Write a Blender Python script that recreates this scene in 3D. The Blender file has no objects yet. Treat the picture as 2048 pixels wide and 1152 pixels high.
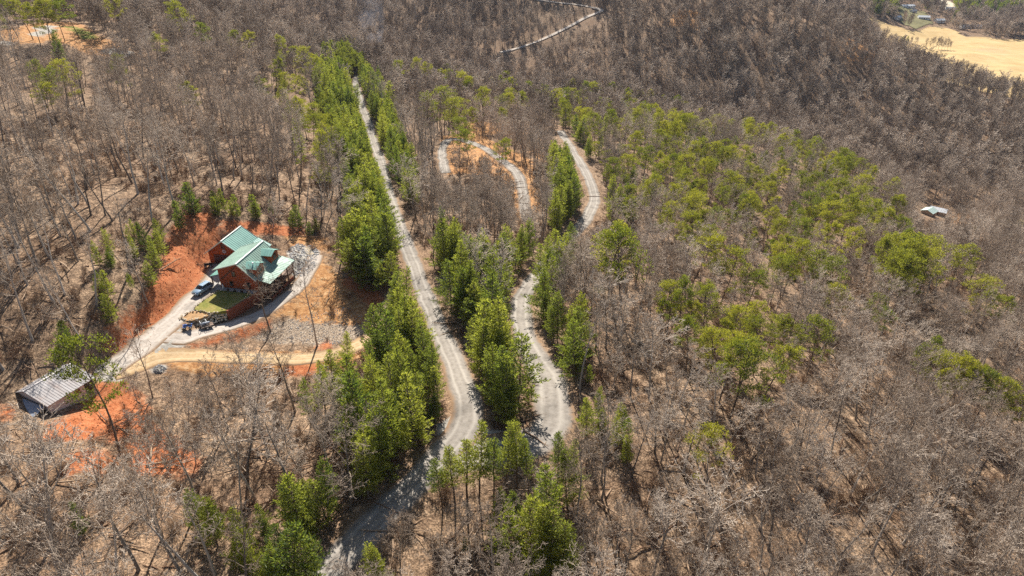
import bpy, bmesh, math, random
import numpy as np
from mathutils import Vector, Matrix

random.seed(7)
RNG = np.random.default_rng(7)
SC = bpy.context.scene
COL = SC.collection
R = math.radians

# ------------------------------------------------------------------ camera
PITCH = 30.0
CAMZ = 150.0
FPX = 1365.0                      # focal length in pixels of the 2048 px wide photograph
cam_d = bpy.data.cameras.new('camera')
cam_d.sensor_width = 36.0
cam_d.lens = 36.0 * FPX / 2048.0
cam_d.clip_start = 0.5
cam_d.clip_end = 6000.0
cam = bpy.data.objects.new('camera', cam_d)
COL.objects.link(cam)
cam.location = (0, 0, CAMZ)
cam.rotation_euler = (R(90 - PITCH), 0, 0)
SC.camera = cam

# ------------------------------------------------------------------ sky, sun, exposure
SUN_AZ = -5.0      # degrees clockwise from +Y
SUN_EL = 38.0
world = bpy.data.worlds.new('World')
SC.world = world
world.use_nodes = True
wn = world.node_tree.nodes
wl = world.node_tree.links
wn.clear()
w_out = wn.new('ShaderNodeOutputWorld')
w_bg = wn.new('ShaderNodeBackground')
w_sky = wn.new('ShaderNodeTexSky')
w_sky.sky_type = 'NISHITA'
w_sky.sun_disc = False
w_sky.sun_elevation = R(SUN_EL)
w_sky.sun_rotation = R(SUN_AZ)
w_bg.inputs['Strength'].default_value = 0.055
wl.new(w_sky.outputs['Color'], w_bg.inputs['Color'])
wl.new(w_bg.outputs['Background'], w_out.inputs['Surface'])
sun_d = bpy.data.lights.new('sun', 'SUN')
sun_d.energy = 5.0
sun_d.angle = R(0.53)
sun_d.color = (1.0, 0.95, 0.87)
sun = bpy.data.objects.new('sun', sun_d)
COL.objects.link(sun)
_sd = Vector((math.sin(R(SUN_AZ)) * math.cos(R(SUN_EL)), math.cos(R(SUN_AZ)) * math.cos(R(SUN_EL)), math.sin(R(SUN_EL))))
sun.rotation_euler = _sd.to_track_quat('Z', 'Y').to_euler()
sun.location = (0, 300, 400)
SC.view_settings.view_transform = 'Standard'
SC.view_settings.look = 'None'
SC.view_settings.exposure = 1.05
SC.view_settings.gamma = 1.0
SC.view_settings.use_curve_mapping = False
SC.render.engine = 'CYCLES'
SC.cycles.max_bounces = 5
SC.cycles.diffuse_bounces = 2
SC.cycles.transmission_bounces = 3
SC.cycles.transparent_max_bounces = 4
SC.cycles.volume_bounces = 0
SC.cycles.caustics_reflective = False
SC.cycles.caustics_refractive = False
SC.cycles.sample_clamp_indirect = 3.0
SC.cycles.use_denoising = False

# ------------------------------------------------------------------ survey geometry: a sight line from the drone to a place
_c, _s = math.cos(R(PITCH)), math.sin(R(PITCH))
def ray(px, py):
    u = (px - 1024) / FPX
    v = (576 - py) / FPX
    return np.array([u, _c + v * _s, -_s + v * _c])
def project(p):
    p = np.asarray(p, float) - np.array([0, 0, CAMZ])
    d = p[..., 1] * _c - p[..., 2] * _s
    v = p[..., 1] * _s + p[..., 2] * _c
    d = np.maximum(d, 1e-3)
    return 1024 + FPX * p[..., 0] / d, 576 - FPX * v / d, d

# terrain survey points: (photo x, photo y, depth in metres)
TP = [(700,1120,83),(860,930,96),(930,840,104),(1090,830,106),(1050,650,136),(1045,590,150),(1130,480,192),(1190,390,235),(1130,280,310),
 (835,540,158),(850,590,146),(770,380,220),(740,280,285),(712,170,390),(1000,350,238),(960,600,142),
 (200,450,150),(100,300,190),(300,250,240),(600,300,238),(500,150,330),(100,100,290),(0,300,180),(0,600,120),(0,900,96),(100,650,118),
 (200,900,101),(300,1100,86),(0,1100,84),(500,900,105),(600,1050,89),(1000,1000,93),(1000,1150,84),
 (1300,900,101),(1300,1100,88),(1300,650,140),(1300,450,205),(1300,300,300),(1600,1000,98),(1600,750,132),(1600,550,190),(1600,420,255),(1600,320,325),
 (2000,1100,100),(2000,850,132),(2000,650,180),(2000,520,240),(1880,440,320),(2030,470,300),(1750,400,310),
 (1000,210,385),(1000,185,492),(1000,100,548),(1000,0,610),(1000,-100,690),
 (1400,250,448),(1400,280,345),(1400,100,507),(1400,0,565),(1400,-90,640),
 (1650,250,458),(1650,120,505),(1650,52,545),(1750,105,545),(1850,250,455),(1850,160,505),(2048,250,470),(2048,380,370),(1850,400,345),(2048,300,420),
 (600,80,560),(600,110,405),(600,0,640),(350,30,400),(300,0,430),(0,0,380),(100,50,320),(0,-100,450),(760,140,425),(760,100,560),(760,0,650),(760,-100,740)]
# (photo x, photo y, height above the camera datum)
ZP = [(232,730,-72.4),(300,690,-72.5),(350,640,-72.3),(400,590,-72.1),(450,530,-72),(345,690,-73),(400,668,-73.6),(470,650,-74.2),(540,617,-74.4),
 (590,580,-74.4),(625,535,-74.2),(330,716,-73.4),(500,717,-75),(660,710,-76),(755,655,-76.3),(110,780,-71.8),
 (330,560,-69.3),(270,560,-65.2),(300,640,-70.8),(375,440,-66),(440,440,-67.5),(560,440,-72),(520,470,-72),(620,620,-75),(430,480,-71),(240,660,-68.5)]
# points beyond the picture (x, y, z)
XP = [(-300,100,-45),(-300,300,-35),(-500,600,-25),(-400,-60,-50),(0,-60,-68),(300,-60,-100),(420,100,-118),(520,250,-142),(650,400,-147),
 (-700,1000,10),(0,1050,0),(300,900,-35),(-300,1000,0),(0,1700,30),(-700,1700,30),(700,600,-148),(430,640,-146),(480,760,-148),(600,1000,-148),(800,800,-148),(1100,800,-148),(1100,400,-148),(1100,0,-140),
 (420,900,-146),(900,1300,-146),(1100,1700,-140),(560,1300,-135),(335,650,-139),(300,740,-126),(390,610,-145),(350,820,-135),(-600,100,-30),(-700,400,-20)]
C = []
for px, py, t in TP:
    C.append(ray(px, py) * t)
for px, py, z in ZP:
    d = ray(px, py)
    C.append(d * (z / d[2]))
for p in XP:
    C.append(np.array(p, float))
C = np.array(C)
_S = 100.0
def _phi(r):
    return np.sqrt(r * r + 0.12 ** 2)
def _rbf_fit(P, z, lam):
    n = len(P)
    A = _phi(np.linalg.norm(P[:, None] - P[None], axis=2)) - lam * np.eye(n)
    Q = np.c_[np.ones(n), P]
    M = np.block([[A, Q], [Q.T, np.zeros((3, 3))]])
    return np.linalg.solve(M, np.r_[z, np.zeros(3)])
_P = C[:, :2] / _S
_W = _rbf_fit(_P, C[:, 2], 0.03)
def base_height(x, y):
    sh = np.shape(x)
    q = np.c_[np.ravel(x), np.ravel(y)] / _S
    out = np.empty(len(q))
    for i in range(0, len(q), 40000):
        b = q[i:i + 40000]
        r = np.sqrt((b[:, 0:1] - _P[None, :, 0]) ** 2 + (b[:, 1:2] - _P[None, :, 1]) ** 2)
        out[i:i + 40000] = _phi(r) @ _W[:-3] + _W[-3] + b @ _W[-2:]
    return out.reshape(sh) + CAMZ
def axis(segs):
    v = [segs[0][0]]
    for a, b, st in segs:
        n = max(1, int(round((b - a) / st)))
        v += list(a + (b - a) * (np.arange(1, n + 1) / n))
    return np.array(v)
GX = axis([(-760,-300,20),(-300,-140,5),(-140,60,1.25),(60,160,3),(160,420,6),(420,760,10),(760,1200,30)])
GY = axis([(-80,30,8),(30,60,2.5),(60,190,1.25),(190,330,2.5),(330,760,6),(760,1100,14),(1100,1800,40)])
_gx, _gy = np.meshgrid(GX, GY, indexing='ij')
GZ = base_height(_gx, _gy)

def vnoise(x, y, seed=0):
    """smooth value noise in [0,1]"""
    xi = np.floor(x).astype(np.int64); yi = np.floor(y).astype(np.int64)
    fx = x - xi; fy = y - yi
    fx = fx * fx * (3 - 2 * fx); fy = fy * fy * (3 - 2 * fy)
    def h(a, b):
        k = (a * 374761393 + b * 668265263 + seed * 974634777) & 0x7fffffff
        k = ((k ^ (k >> 13)) * 1274126177) & 0x7fffffff
        return ((k ^ (k >> 16)) & 0xffff) / 65535.0
    return (h(xi, yi) * (1 - fx) + h(xi + 1, yi) * fx) * (1 - fy) + (h(xi, yi + 1) * (1 - fx) + h(xi + 1, yi + 1) * fx) * fy
_dist = np.hypot(_gx, _gy)
GZ += (vnoise(_gx / 38, _gy / 38, 3) - .5) * 2.2 * np.clip((_dist - 40) / 200, .25, 1.6) + (vnoise(_gx / 11, _gy / 11, 4) - .5) * 0.7
_valley = np.clip((_gx - 300) / 80, 0, 1) * np.clip((_gy - 560) / 80, 0, 1)

def ground(x, y):
    x = np.asarray(x, float); y = np.asarray(y, float)
    i = np.clip(np.searchsorted(GX, x) - 1, 0, len(GX) - 2)
    j = np.clip(np.searchsorted(GY, y) - 1, 0, len(GY) - 2)
    a = np.clip((x - GX[i]) / (GX[i + 1] - GX[i]), 0, 1)
    b = np.clip((y - GY[j]) / (GY[j + 1] - GY[j]), 0, 1)
    return GZ[i, j] * (1 - a) * (1 - b) + GZ[i + 1, j] * a * (1 - b) + GZ[i, j + 1] * (1 - a) * b + GZ[i + 1, j + 1] * a * b
_T = np.concatenate([np.arange(40, 260, .5), np.arange(260, 700, 1.5), np.arange(700, 1900, 5)])
def at(px, py, lift=0.0):
    """the place on the ground (or `lift` metres above it) seen at a photo pixel"""
    d = ray(px, py)
    x, y, z = d[0] * _T, d[1] * _T, d[2] * _T + CAMZ
    g = z - ground(x, y) - lift
    k = np.nonzero(g < 0)[0]
    k = k[0] if len(k) else len(_T) - 1
    k = max(k, 1)
    f = g[k - 1] / (g[k - 1] - g[k]) if g[k] < 0 else 1
    t = _T[k - 1] + (_T[k] - _T[k - 1]) * f
    return np.array([d[0] * t, d[1] * t, d[2] * t + CAMZ])
def at_z(px, py, z):
    d = ray(px, py)
    return np.array([0, 0, CAMZ]) + d * (z / d[2])
def inside(poly, x, y):
    x = np.asarray(x); y = np.asarray(y)
    r = np.zeros(x.shape, bool)
    n = len(poly)
    for i in range(n):
        x0, y0 = poly[i][:2]; x1, y1 = poly[(i + 1) % n][:2]
        c = ((y0 > y) != (y1 > y))
        if y1 != y0:
            r ^= c & (x < (x1 - x0) * (y - y0) / (y1 - y0) + x0)
    return r
def poly_dist(poly, x, y, closed=True):
    d = np.full(np.shape(x), 1e9)
    n = len(poly)
    for i in range(n if closed else n - 1):
        ax, ay = poly[i][:2]; bx, by = poly[(i + 1) % n][:2]
        L = (bx - ax) ** 2 + (by - ay) ** 2 + 1e-9
        t = np.clip(((x - ax) * (bx - ax) + (y - ay) * (by - ay)) / L, 0, 1)
        d = np.minimum(d, np.hypot(x - ax - t * (bx - ax), y - ay - t * (by - ay)))
    return d
def sdist(poly, x, y):
    d = poly_dist(poly, x, y)
    return np.where(inside(poly, x, y), -d, d)
def wpoly(pts, lift=0.0):
    return [tuple(at(px, py, lift)[:2]) for px, py in pts]
def spline(P, step):
    """Catmull-Rom through points, resampled at about `step` metres"""
    P = np.array(P, float)
    Q = np.vstack([2 * P[0] - P[1], P, 2 * P[-1] - P[-2]])
    out = []
    for i in range(1, len(Q) - 2):
        n = max(2, int(np.linalg.norm(Q[i + 1, :2] - Q[i, :2]) / step))
        for k in range(n):
            t = k / n
            out.append(.5 * (2 * Q[i] + (Q[i + 1] - Q[i - 1]) * t + (2 * Q[i - 1] - 5 * Q[i] + 4 * Q[i + 1] - Q[i + 2]) * t * t + (3 * Q[i] - Q[i - 1] - 3 * Q[i + 1] + Q[i + 2]) * t ** 3))
    out.append(Q[-2])
    return np.array(out)
def smooth1(z, n):
    k = np.ones(2 * n + 1) / (2 * n + 1)
    return np.convolve(np.pad(z, n, 'edge'), k, 'valid')

# ------------------------------------------------------------------ roads: centre lines, then the ground is graded to them
ROADS = {}
def road_line(name, pts, hw, step=1.0, sm=6, fixed=False, blend=5.0):
    if fixed:
        P = [at_z(px, py, z) for px, py, z in pts]
    else:
        P = [at(px, py) for px, py in pts]
    L = spline(P, step)
    L[:, 2] = smooth1(L[:, 2] if fixed else ground(L[:, 0], L[:, 1]), sm)
    ROADS[name] = (L, hw)
    box = ((_gx > L[:, 0].min() - hw - blend) & (_gx < L[:, 0].max() + hw + blend) & (_gy > L[:, 1].min() - hw - blend) & (_gy < L[:, 1].max() + hw + blend))
    I = np.nonzero(box)
    vx, vy = _gx[I], _gy[I]
    d = np.full(len(vx), 1e9); zc = np.zeros(len(vx))
    for k in range(0, len(vx), 4000):
        D = np.hypot(vx[k:k + 4000, None] - L[None, :, 0], vy[k:k + 4000, None] - L[None, :, 1])
        w = np.exp(-(D / 2.2) ** 2) + 1e-12 * np.exp(-(D / 8) ** 2) + 1e-30
        d[k:k + 4000] = D.min(1)
        zc[k:k + 4000] = (w * L[None, :, 2]).sum(1) / w.sum(1)
    w = np.clip((hw + blend - d) / (blend - .6), 0, 1)
    w = w * w * (3 - 2 * w)
    GZ[I] = GZ[I] * (1 - w) + zc * w
road_line('main', [(630,1185),(690,1110),(760,1040),(830,965),(890,905),(925,860),(938,815),(925,770),(900,710),(875,650),(851,590),(830,535),(808,480),(790,430),(775,380),(757,310),(738,250),(722,205),(711,168),(716,150)], 2.75)
road_line('loop', [(860,935),(920,915),(985,905),(1050,895),(1092,860),(1107,800),(1085,740),(1055,690),(1042,640),(1048,590),(1075,550),(1110,500),(1150,465),(1180,425),(1188,390),(1172,345),(1150,310),(1132,280),(1120,262)], 3.0)
road_line('spur', [(890,345),(884,300),(900,280),(935,284),(975,300),(1010,325),(1035,350),(1046,380),(1050,420),(1056,442)], 2.0, blend=4)
road_line('far', [(1040,-6),(1100,5),(1180,13),(1203,20),(1172,36),(1130,58),(1090,78),(1050,93),(1000,108)], 2.3, step=3, blend=10)
road_line('clay', [(225,752,-72.4),(275,735,-72.8),(330,716,-73.4),(420,712,-74.2),(500,717,-75),(580,718,-75.6),(660,710,-76),(720,688,-76.3),(755,655,-76.3),(780,612,-76),(806,578,-75.9)], 1.9, fixed=True, blend=4)
road_line('lower_drive', [(330,678,-72.8),(365,680,-73.2),(400,668,-73.6),(470,650,-74.2),(540,617,-74.4),(590,580,-74.4),(622,535,-74.2),(632,510,-74.0)], 1.75, fixed=True, blend=3)
road_line('driveway', [(205,748,-72.2),(232,730,-72.4),(290,692,-72.5),(340,645,-72.3),(392,598,-72.1),(428,560,-72),(444,528,-72)], 2.7, fixed=True, blend=3.5)

# cabin frame: local x along the front wall, y towards the back, origin at the front left corner
H0 = np.array([-61.49, 125.27]); HYAW = R(-11.5); HZ = CAMZ - 72.0
_ex = np.array([math.cos(HYAW), math.sin(HYAW)]); _ey = np.array([-math.sin(HYAW), math.cos(HYAW)])
def house_xy(lx, ly):
    p = H0 + lx * _ex + ly * _ey
    return float(p[0]), float(p[1])
# the cut bank is gullied and uneven
_bk = [tuple(at(px, py)[:2]) for px, py in [(325,480),(380,418),(432,432),(440,462),(405,530),(330,640),(290,690),(215,700),(285,605),(318,540)]]
_sb = np.clip(-sdist(_bk, _gx, _gy) / 2.0, 0, 1)
GZ += _sb * ((vnoise(_gx / 2.3, _gy / 5.5, 51) - .5) * 1.5 + (vnoise(_gx / 1.3, _gy / 1.3, 52) - .5) * .7)
# level the building pads
def level(poly, z, blend):
    sd = sdist(poly, _gx, _gy)
    w = np.clip((blend - sd) / blend, 0, 1); w = w * w * (3 - 2 * w)
    GZ[:] = GZ * (1 - w) + z * w
level([house_xy(-10, 8), house_xy(8, 8), house_xy(8, 17.5), house_xy(-10, 17.5)], HZ - .05, 3.0)
level([house_xy(-3, -1), house_xy(4, -1), house_xy(4, 10), house_xy(-9, 10), house_xy(-9, 5)], HZ - .05, 1.8)

# ------------------------------------------------------------------ material helpers
def mat(name):
    m = bpy.data.materials.new(name)
    m.use_nodes = True
    nt = m.node_tree
    nt.nodes.clear()
    out = nt.nodes.new('ShaderNodeOutputMaterial')
    return m, nt, out
def N(nt, t, **kw):
    n = nt.nodes.new(t)
    for k, v in kw.items():
        if k in n.inputs:
            n.inputs[k].default_value = v
        else:
            setattr(n, k, v)
    return n
def ramp(nt, stops, src=None, interp='LINEAR'):
    n = nt.nodes.new('ShaderNodeValToRGB')
    cr = n.color_ramp
    cr.interpolation = interp
    while len(cr.elements) < len(stops):
        cr.elements.new(0.5)
    for e, (p, c) in zip(cr.elements, stops):
        e.position = p
        e.color = (c[0], c[1], c[2], 1) if not np.isscalar(c) else (c, c, c, 1)
    if src is not None:
        nt.links.new(src, n.inputs[0])
    return n
def mix(nt, fac, a, b, bt='MIX'):
    n = nt.nodes.new('ShaderNodeMix')
    n.data_type = 'RGBA'
    n.blend_type = bt
    n.clamp_factor = True
    for sock, v in ((n.inputs[0], fac), (n.inputs[6], a), (n.inputs[7], b)):
        if hasattr(v, 'is_linked') or isinstance(v, bpy.types.NodeSocket):
            nt.links.new(v, sock)
        elif np.isscalar(v):
            sock.default_value = v if sock == n.inputs[0] else (v, v, v, 1)
        else:
            sock.default_value = (v[0], v[1], v[2], 1)
    return n.outputs[2]
def noise(nt, scale, detail=4, rough=.6, vec=None, w=None):
    n = nt.nodes.new('ShaderNodeTexNoise')
    n.inputs['Scale'].default_value = scale
    n.inputs['Detail'].default_value = detail
    n.inputs['Roughness'].default_value = rough
    if vec is not None:
        nt.links.new(vec, n.inputs['Vector'])
    return n.outputs['Fac']
def math_n(nt, op, a, b=0.0):
    n = nt.nodes.new('ShaderNodeMath')
    n.operation = op
    for sock, v in ((n.inputs[0], a), (n.inputs[1], b)):
        if isinstance(v, bpy.types.NodeSocket):
            nt.links.new(v, sock)
        else:
            sock.default_value = v
    return n.outputs[0]
def attr(nt, name):
    n = nt.nodes.new('ShaderNodeAttribute')
    n.attribute_name = name
    return n.outputs['Fac']
def geo_pos(nt):
    return nt.nodes.new('ShaderNodeNewGeometry').outputs['Position']
def bsdf(nt, out, color, rough=.9, spec=.2, bump=None, bump_d=.1, metallic=0.0):
    b = nt.nodes.new('ShaderNodeBsdfPrincipled')
    if isinstance(color, bpy.types.NodeSocket):
        nt.links.new(color, b.inputs['Base Color'])
    else:
        b.inputs['Base Color'].default_value = (*color, 1)
    if isinstance(rough, bpy.types.NodeSocket):
        nt.links.new(rough, b.inputs['Roughness'])
    else:
        b.inputs['Roughness'].default_value = rough
    b.inputs['Specular IOR Level'].default_value = spec
    b.inputs['Metallic'].default_value = metallic
    if bump is not None:
        bn = nt.nodes.new('ShaderNodeBump')
        bn.inputs['Distance'].default_value = bump_d
        bn.inputs['Strength'].default_value = 1.0
        nt.links.new(bump, bn.inputs['Height'])
        nt.links.new(bn.outputs['Normal'], b.inputs['Normal'])
    nt.links.new(b.outputs['BSDF'], out.inputs['Surface'])
    return b
def simple(name, color, rough=.7, spec=.3, metallic=0.0, vary=0.0, scale=3.0):
    m, nt, out = mat(name)
    if vary:
        f = noise(nt, scale, 5, .65, geo_pos(nt))
        c = ramp(nt, [(.25, [k * (1 - vary) for k in color]), (.75, [min(1, k * (1 + vary)) for k in color])], f).outputs[0]
    else:
        c = color
    bsdf(nt, out, c, rough, spec, metallic=metallic)
    return m

def m_ground():
    m, nt, out = mat('leaf_litter')
    P = geo_pos(nt)
    n1 = noise(nt, .9, 5, .74, P)
    n2 = noise(nt, .07, 2, .6, P)
    n3 = noise(nt, 4.2, 2, .7, P)
    litter = ramp(nt, [(.28, (.07, .048, .032)), (.45, (.19, .128, .082)), (.58, (.34, .23, .145)), (.75, (.48, .35, .235))], n1).outputs[0]
    litter = mix(nt, ramp(nt, [(.4, 0), (.62, 1)], n2).outputs[0], litter, mix(nt, .45, litter, (.20, .115, .065)))
    sp = ramp(nt, [(.38, .34), (.5, .9), (.62, 1.5)], n3).outputs[0]  # light and dark leaf speckle, with small leaf shadows painted into the colour
    litter = mix(nt, .9, litter, sp, 'MULTIPLY')
    n4 = math_n(nt, 'ADD', math_n(nt, 'MULTIPLY', n1, .55), math_n(nt, 'MULTIPLY', n3, .45))
    clay = ramp(nt, [(.3, (.12, .04, .018)), (.47, (.35, .11, .042)), (.68, (.52, .235, .11))], n4).outputs[0]
    dry = ramp(nt, [(.3, (.19, .085, .038)), (.5, (.41, .205, .08)), (.7, (.55, .37, .2))], n1).outputs[0]
    chips = ramp(nt, [(.36, (.06, .04, .03)), (.5, (.27, .20, .14)), (.66, (.50, .41, .31))], n3).outputs[0]
    grav = ramp(nt, [(.3, (.22, .20, .17)), (.7, (.50, .46, .40))], n1).outputs[0]
    nb = noise(nt, .33, 4, .75, P)
    def edge(a, k=.55):
        s = math_n(nt, 'ADD', attr(nt, a), math_n(nt, 'MULTIPLY', math_n(nt, 'SUBTRACT', nb, .5), k))
        return ramp(nt, [(.36, 0), (.64, 1)], s).outputs[0]
    col = litter
    col = mix(nt, edge('chips', 1.2), col, chips)
    col = mix(nt, edge('dry', 1.6), col, dry)
    col = mix(nt, edge('clay', 1.2), col, clay)
    col = mix(nt, edge('gravel', .8), col, grav)
    gn = ramp(nt, [(.3, (.10, .11, .02)), (.7, (.26, .25, .05))], n1).outputs[0]
    col = mix(nt, edge('green', 1.0), col, gn)
    bsdf(nt, out, col, .95, .1, n1, .25)
    return m

# ------------------------------------------------------------------ object helpers
def tag(o, label=None, cat=None, group=None, kind=None):
    if label: o['label'] = label
    if cat: o['category'] = cat
    if group: o['group'] = group
    if kind: o['kind'] = kind
    return o
def link(name, me, parent=None, mats=()):
    o = bpy.data.objects.new(name, me)
    for m in mats:
        me.materials.append(m)
    COL.objects.link(o)
    if parent is not None:
        o.parent = parent
    return o
def empty(name, loc, rz=0.0):
    o = bpy.data.objects.new(name, None)
    o.empty_display_size = .3
    COL.objects.link(o)
    o.location = loc
    o.rotation_euler = (0, 0, rz)
    return o
def quick_mesh(name, V, Fq, smooth=False):
    """mesh from numpy verts and a list of equal-length faces"""
    V = np.asarray(V, np.float32); Fq = np.asarray(Fq, np.int32)
    me = bpy.data.meshes.new(name)
    n, k = Fq.shape
    me.vertices.add(len(V)); me.vertices.foreach_set('co', V.ravel())
    me.loops.add(n * k); me.loops.foreach_set('vertex_index', Fq.ravel())
    me.polygons.add(n)
    me.polygons.foreach_set('loop_start', np.arange(0, n * k, k, dtype=np.int32))
    me.polygons.foreach_set('loop_total', np.full(n, k, np.int32))
    me.update(calc_edges=True)
    if smooth:
        me.polygons.foreach_set('use_smooth', np.ones(n, bool))
    return me
def set_attr(me, name, data):
    a = me.attributes.new(name, 'FLOAT', 'POINT')
    a.data.foreach_set('value', np.asarray(data, np.float32).ravel())

# ------------------------------------------------------------------ ground
def build_ground():
    nx, ny = len(GX), len(GY)
    V = np.c_[_gx.ravel(), _gy.ravel(), GZ.ravel()]
    idx = np.arange(nx * ny).reshape(nx, ny)
    Fq = np.c_[idx[:-1, :-1].ravel(), idx[1:, :-1].ravel(), idx[1:, 1:].ravel(), idx[:-1, 1:].ravel()]
    me = quick_mesh('ground', V, Fq, True)
    def mask(polys, soft):
        m = np.zeros(V.shape[0])
        for p in polys:
            sd = sdist(p, V[:, 0], V[:, 1])
            m = np.maximum(m, np.clip(.5 - sd / soft, 0, 1))
        return m
    clay = mask([wpoly(p) for p in CLAY], 5.0)
    set_attr(me, 'clay', clay)
    set_attr(me, 'dry', mask([wpoly(p) for p in DRY], 6.0))
    set_attr(me, 'chips', mask([wpoly(p) for p in CHIPS], 5.0))
    set_attr(me, 'gravel', mask([wpoly(p) for p in GRAVEL], 2.0))
    set_attr(me, 'green', mask([wpoly(p) for p in GREEN], 6.0))
    o = link('ground', me, None, [m_ground()])
    tag(o, kind='structure')
CLAY = [[(335,470),(380,418),(430,430),(445,470),(415,530),(400,565),(335,645),(300,685),(240,705),(205,695),(280,610),(320,540)],
        [(440,440),(520,445),(600,455),(620,470),(560,470),(520,468),(455,468)],
        [(150,770),(215,760),(285,790),(300,840),(270,880),(180,880),(60,890),(100,850),(160,820)],
        [(300,850),(380,900),(400,940),(330,950),(270,900)],
        [(640,690),(660,680),(668,700),(645,712)],[(690,545),(720,548),(768,590),(760,615),(720,600),(690,570)],
        [(0,810),(15,812),(18,840),(0,845)],[(200,690),(240,650),(300,640),(300,690),(250,712)],
        [(380,690),(440,670),(520,650),(545,640),(520,665),(420,690)],
        [(580,730),(660,725),(660,745),(560,750)],[(240,880),(330,900),(400,920),(390,950),(280,950)],
        [(1785,372),(1800,375),(1805,395),(1790,395)],[(120,940),(160,900),(230,905),(220,950)]]
DRY = [[(600,520),(640,520),(700,560),(760,610),(745,650),(690,650),(560,630),(540,640),(590,590)],
       [(0,60),(60,48),(150,44),(200,72),(255,98),(285,106),(250,118),(170,108),(115,80),(0,96)],
       [(882,272),(960,264),(1062,318),(1078,420),(1030,435),(1000,355),(895,348)],
       [(1060,300),(1085,290),(1090,330)],[(1905,428),(1960,425),(1940,450),(1910,448)],[(330,700),(700,700),(760,640),(790,600),(770,680),(700,735),(330,740)],
       [(560,462),(650,475),(660,505),(600,500)],[(930,245),(1050,245),(1060,270),(930,265)],[(1350,20),(1420,30),(1400,60),(1340,50)],[(1680,90),(1760,105),(1740,130),(1690,120)]]
CHIPS = [[(520,650),(600,625),(700,600),(750,640),(720,680),(650,690),(560,685),(500,680)]]
GRAVEL = [[(572,500),(600,488),(640,500),(632,540),(600,560),(582,545)],[(700,640),(0,0),(0,0)] if False else [(300,735),(335,728),(340,742),(305,748)],
          [(72,55),(100,46),(110,58),(90,76),(62,76)],[(0,82),(35,84),(30,94),(0,97)],[(205,102),(250,95),(275,110),(230,120)],[(185,762),(235,712),(290,668),(345,640),(372,672),(368,692),(330,704),(285,735),(235,765)],
          [(870,850),(930,820),(980,860),(1060,860),(1120,820),(1130,870),(1080,910),(900,930)]]
GREEN = [[(1990,437),(2048,440),(2048,455),(2000,450)],[(1935,450),(1958,452),(1950,460)],[(120,50),(160,55),(200,75),(170,80)]]
build_ground()
# ------------------------------------------------------------------ road surfaces
def m_road(name, dark, mid, light, track):
    m, nt, out = mat(name)
    P = geo_pos(nt)
    n1 = noise(nt, 1.3, 5, .75, P)
    n2 = noise(nt, .16, 3, .6, P)
    col = ramp(nt, [(.3, dark), (.5, mid), (.72, light)], n1).outputs[0]
    a = attr(nt, 'across')
    w = math_n(nt, 'ADD', a, math_n(nt, 'MULTIPLY', math_n(nt, 'SUBTRACT', n2, .5), .35))
    # two compacted wheel tracks
    t = ramp(nt, [(.0, 0), (.18, 0), (.27, 1), (.36, .1), (.5, .45), (.6, .15), (.68, 1), (.78, .2), (.9, 0)], math_n(nt, 'ADD', math_n(nt, 'MULTIPLY', w, .5), .5)).outputs[0]
    col = mix(nt, math_n(nt, 'MULTIPLY', t, .75), col, track)
    edge = ramp(nt, [(.72, 0), (.98, 1)], math_n(nt, 'ADD', math_n(nt, 'ABSOLUTE', a), math_n(nt, 'MULTIPLY', math_n(nt, 'SUBTRACT', n1, .5), .6))).outputs[0]
    col = mix(nt, edge, col, (.25, .16, .095))
    wet = ramp(nt, [(.52, 1), (.68, .68)], n2).outputs[0]
    col = mix(nt, 1.0, col, wet, 'MULTIPLY')
    bsdf(nt, out, col, .95, .1, n1, .05)
    return m
M_GRAVEL = m_road('road_gravel', (.15, .13, .11), (.235, .205, .175), (.32, .285, .25), (.41, .37, .32))
M_CLAYRD = m_road('clay_road', (.30, .19, .095), (.44, .295, .155), (.56, .42, .26), (.58, .44, .27))
M_DRIVE = m_road('drive_gravel', (.28, .235, .195), (.40, .345, .29), (.53, .47, .405), (.52, .46, .40))
def WID(key, L):
    py = project(L)[1]
    if key == 'loop': return np.interp(py, [300, 560, 680, 760, 900], [.74, .76, .9, 1.18, 1.15])
    if key == 'main': return np.interp(py, [170, 560, 700, 820, 1000], [.82, .80, .85, .98, .95])
    return np.ones(len(L))
def road_mesh(name, key, m, lift, step=1.0):
    L, hw = ROADS[key]
    T = np.gradient(L[:, :2], axis=0)
    T /= np.linalg.norm(T, axis=1)[:, None] + 1e-9
    Nn = np.c_[T[:, 1], -T[:, 0]]
    K = np.array([-1.12, -1, -.75, -.5, -.25, 0, .25, .5, .75, 1, 1.12])
    n = len(L)
    V = np.zeros((n, len(K), 3)); A = np.zeros((n, len(K)))
    s = np.arange(n) * 1.0
    wl_ = 1 + .28 * (vnoise(s / 6, s * 0, 11) - .5) + .20 * (vnoise(s / 1.7, s * 0, 12) - .5)
    wr_ = 1 + .28 * (vnoise(s / 6, s * 0, 13) - .5) + .20 * (vnoise(s / 1.7, s * 0, 14) - .5)
    for j, k in enumerate(K):
        w = hw * WID(key, L) * k * (wl_ if k < 0 else wr_)
        V[:, j, :2] = L[:, :2] + Nn * w[:, None]
        V[:, j, 2] = ground(V[:, j, 0], V[:, j, 1]) + lift - (lift + .1 if abs(k) > 1 else 0) + (.03 if k == 0 else 0)
        A[:, j] = max(-1, min(1, k))
    idx = np.arange(n * len(K)).reshape(n, len(K))
    Fq = np.c_[idx[:-1, :-1].ravel(), idx[:-1, 1:].ravel(), idx[1:, 1:].ravel(), idx[1:, :-1].ravel()]
    me = quick_mesh(name, V.reshape(-1, 3), Fq, True)
    set_attr(me, 'across', A.ravel())
    return tag(link(name, me, None, [m]), kind='structure')
road_mesh('gravel_road', 'loop', M_GRAVEL, .06)
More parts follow.
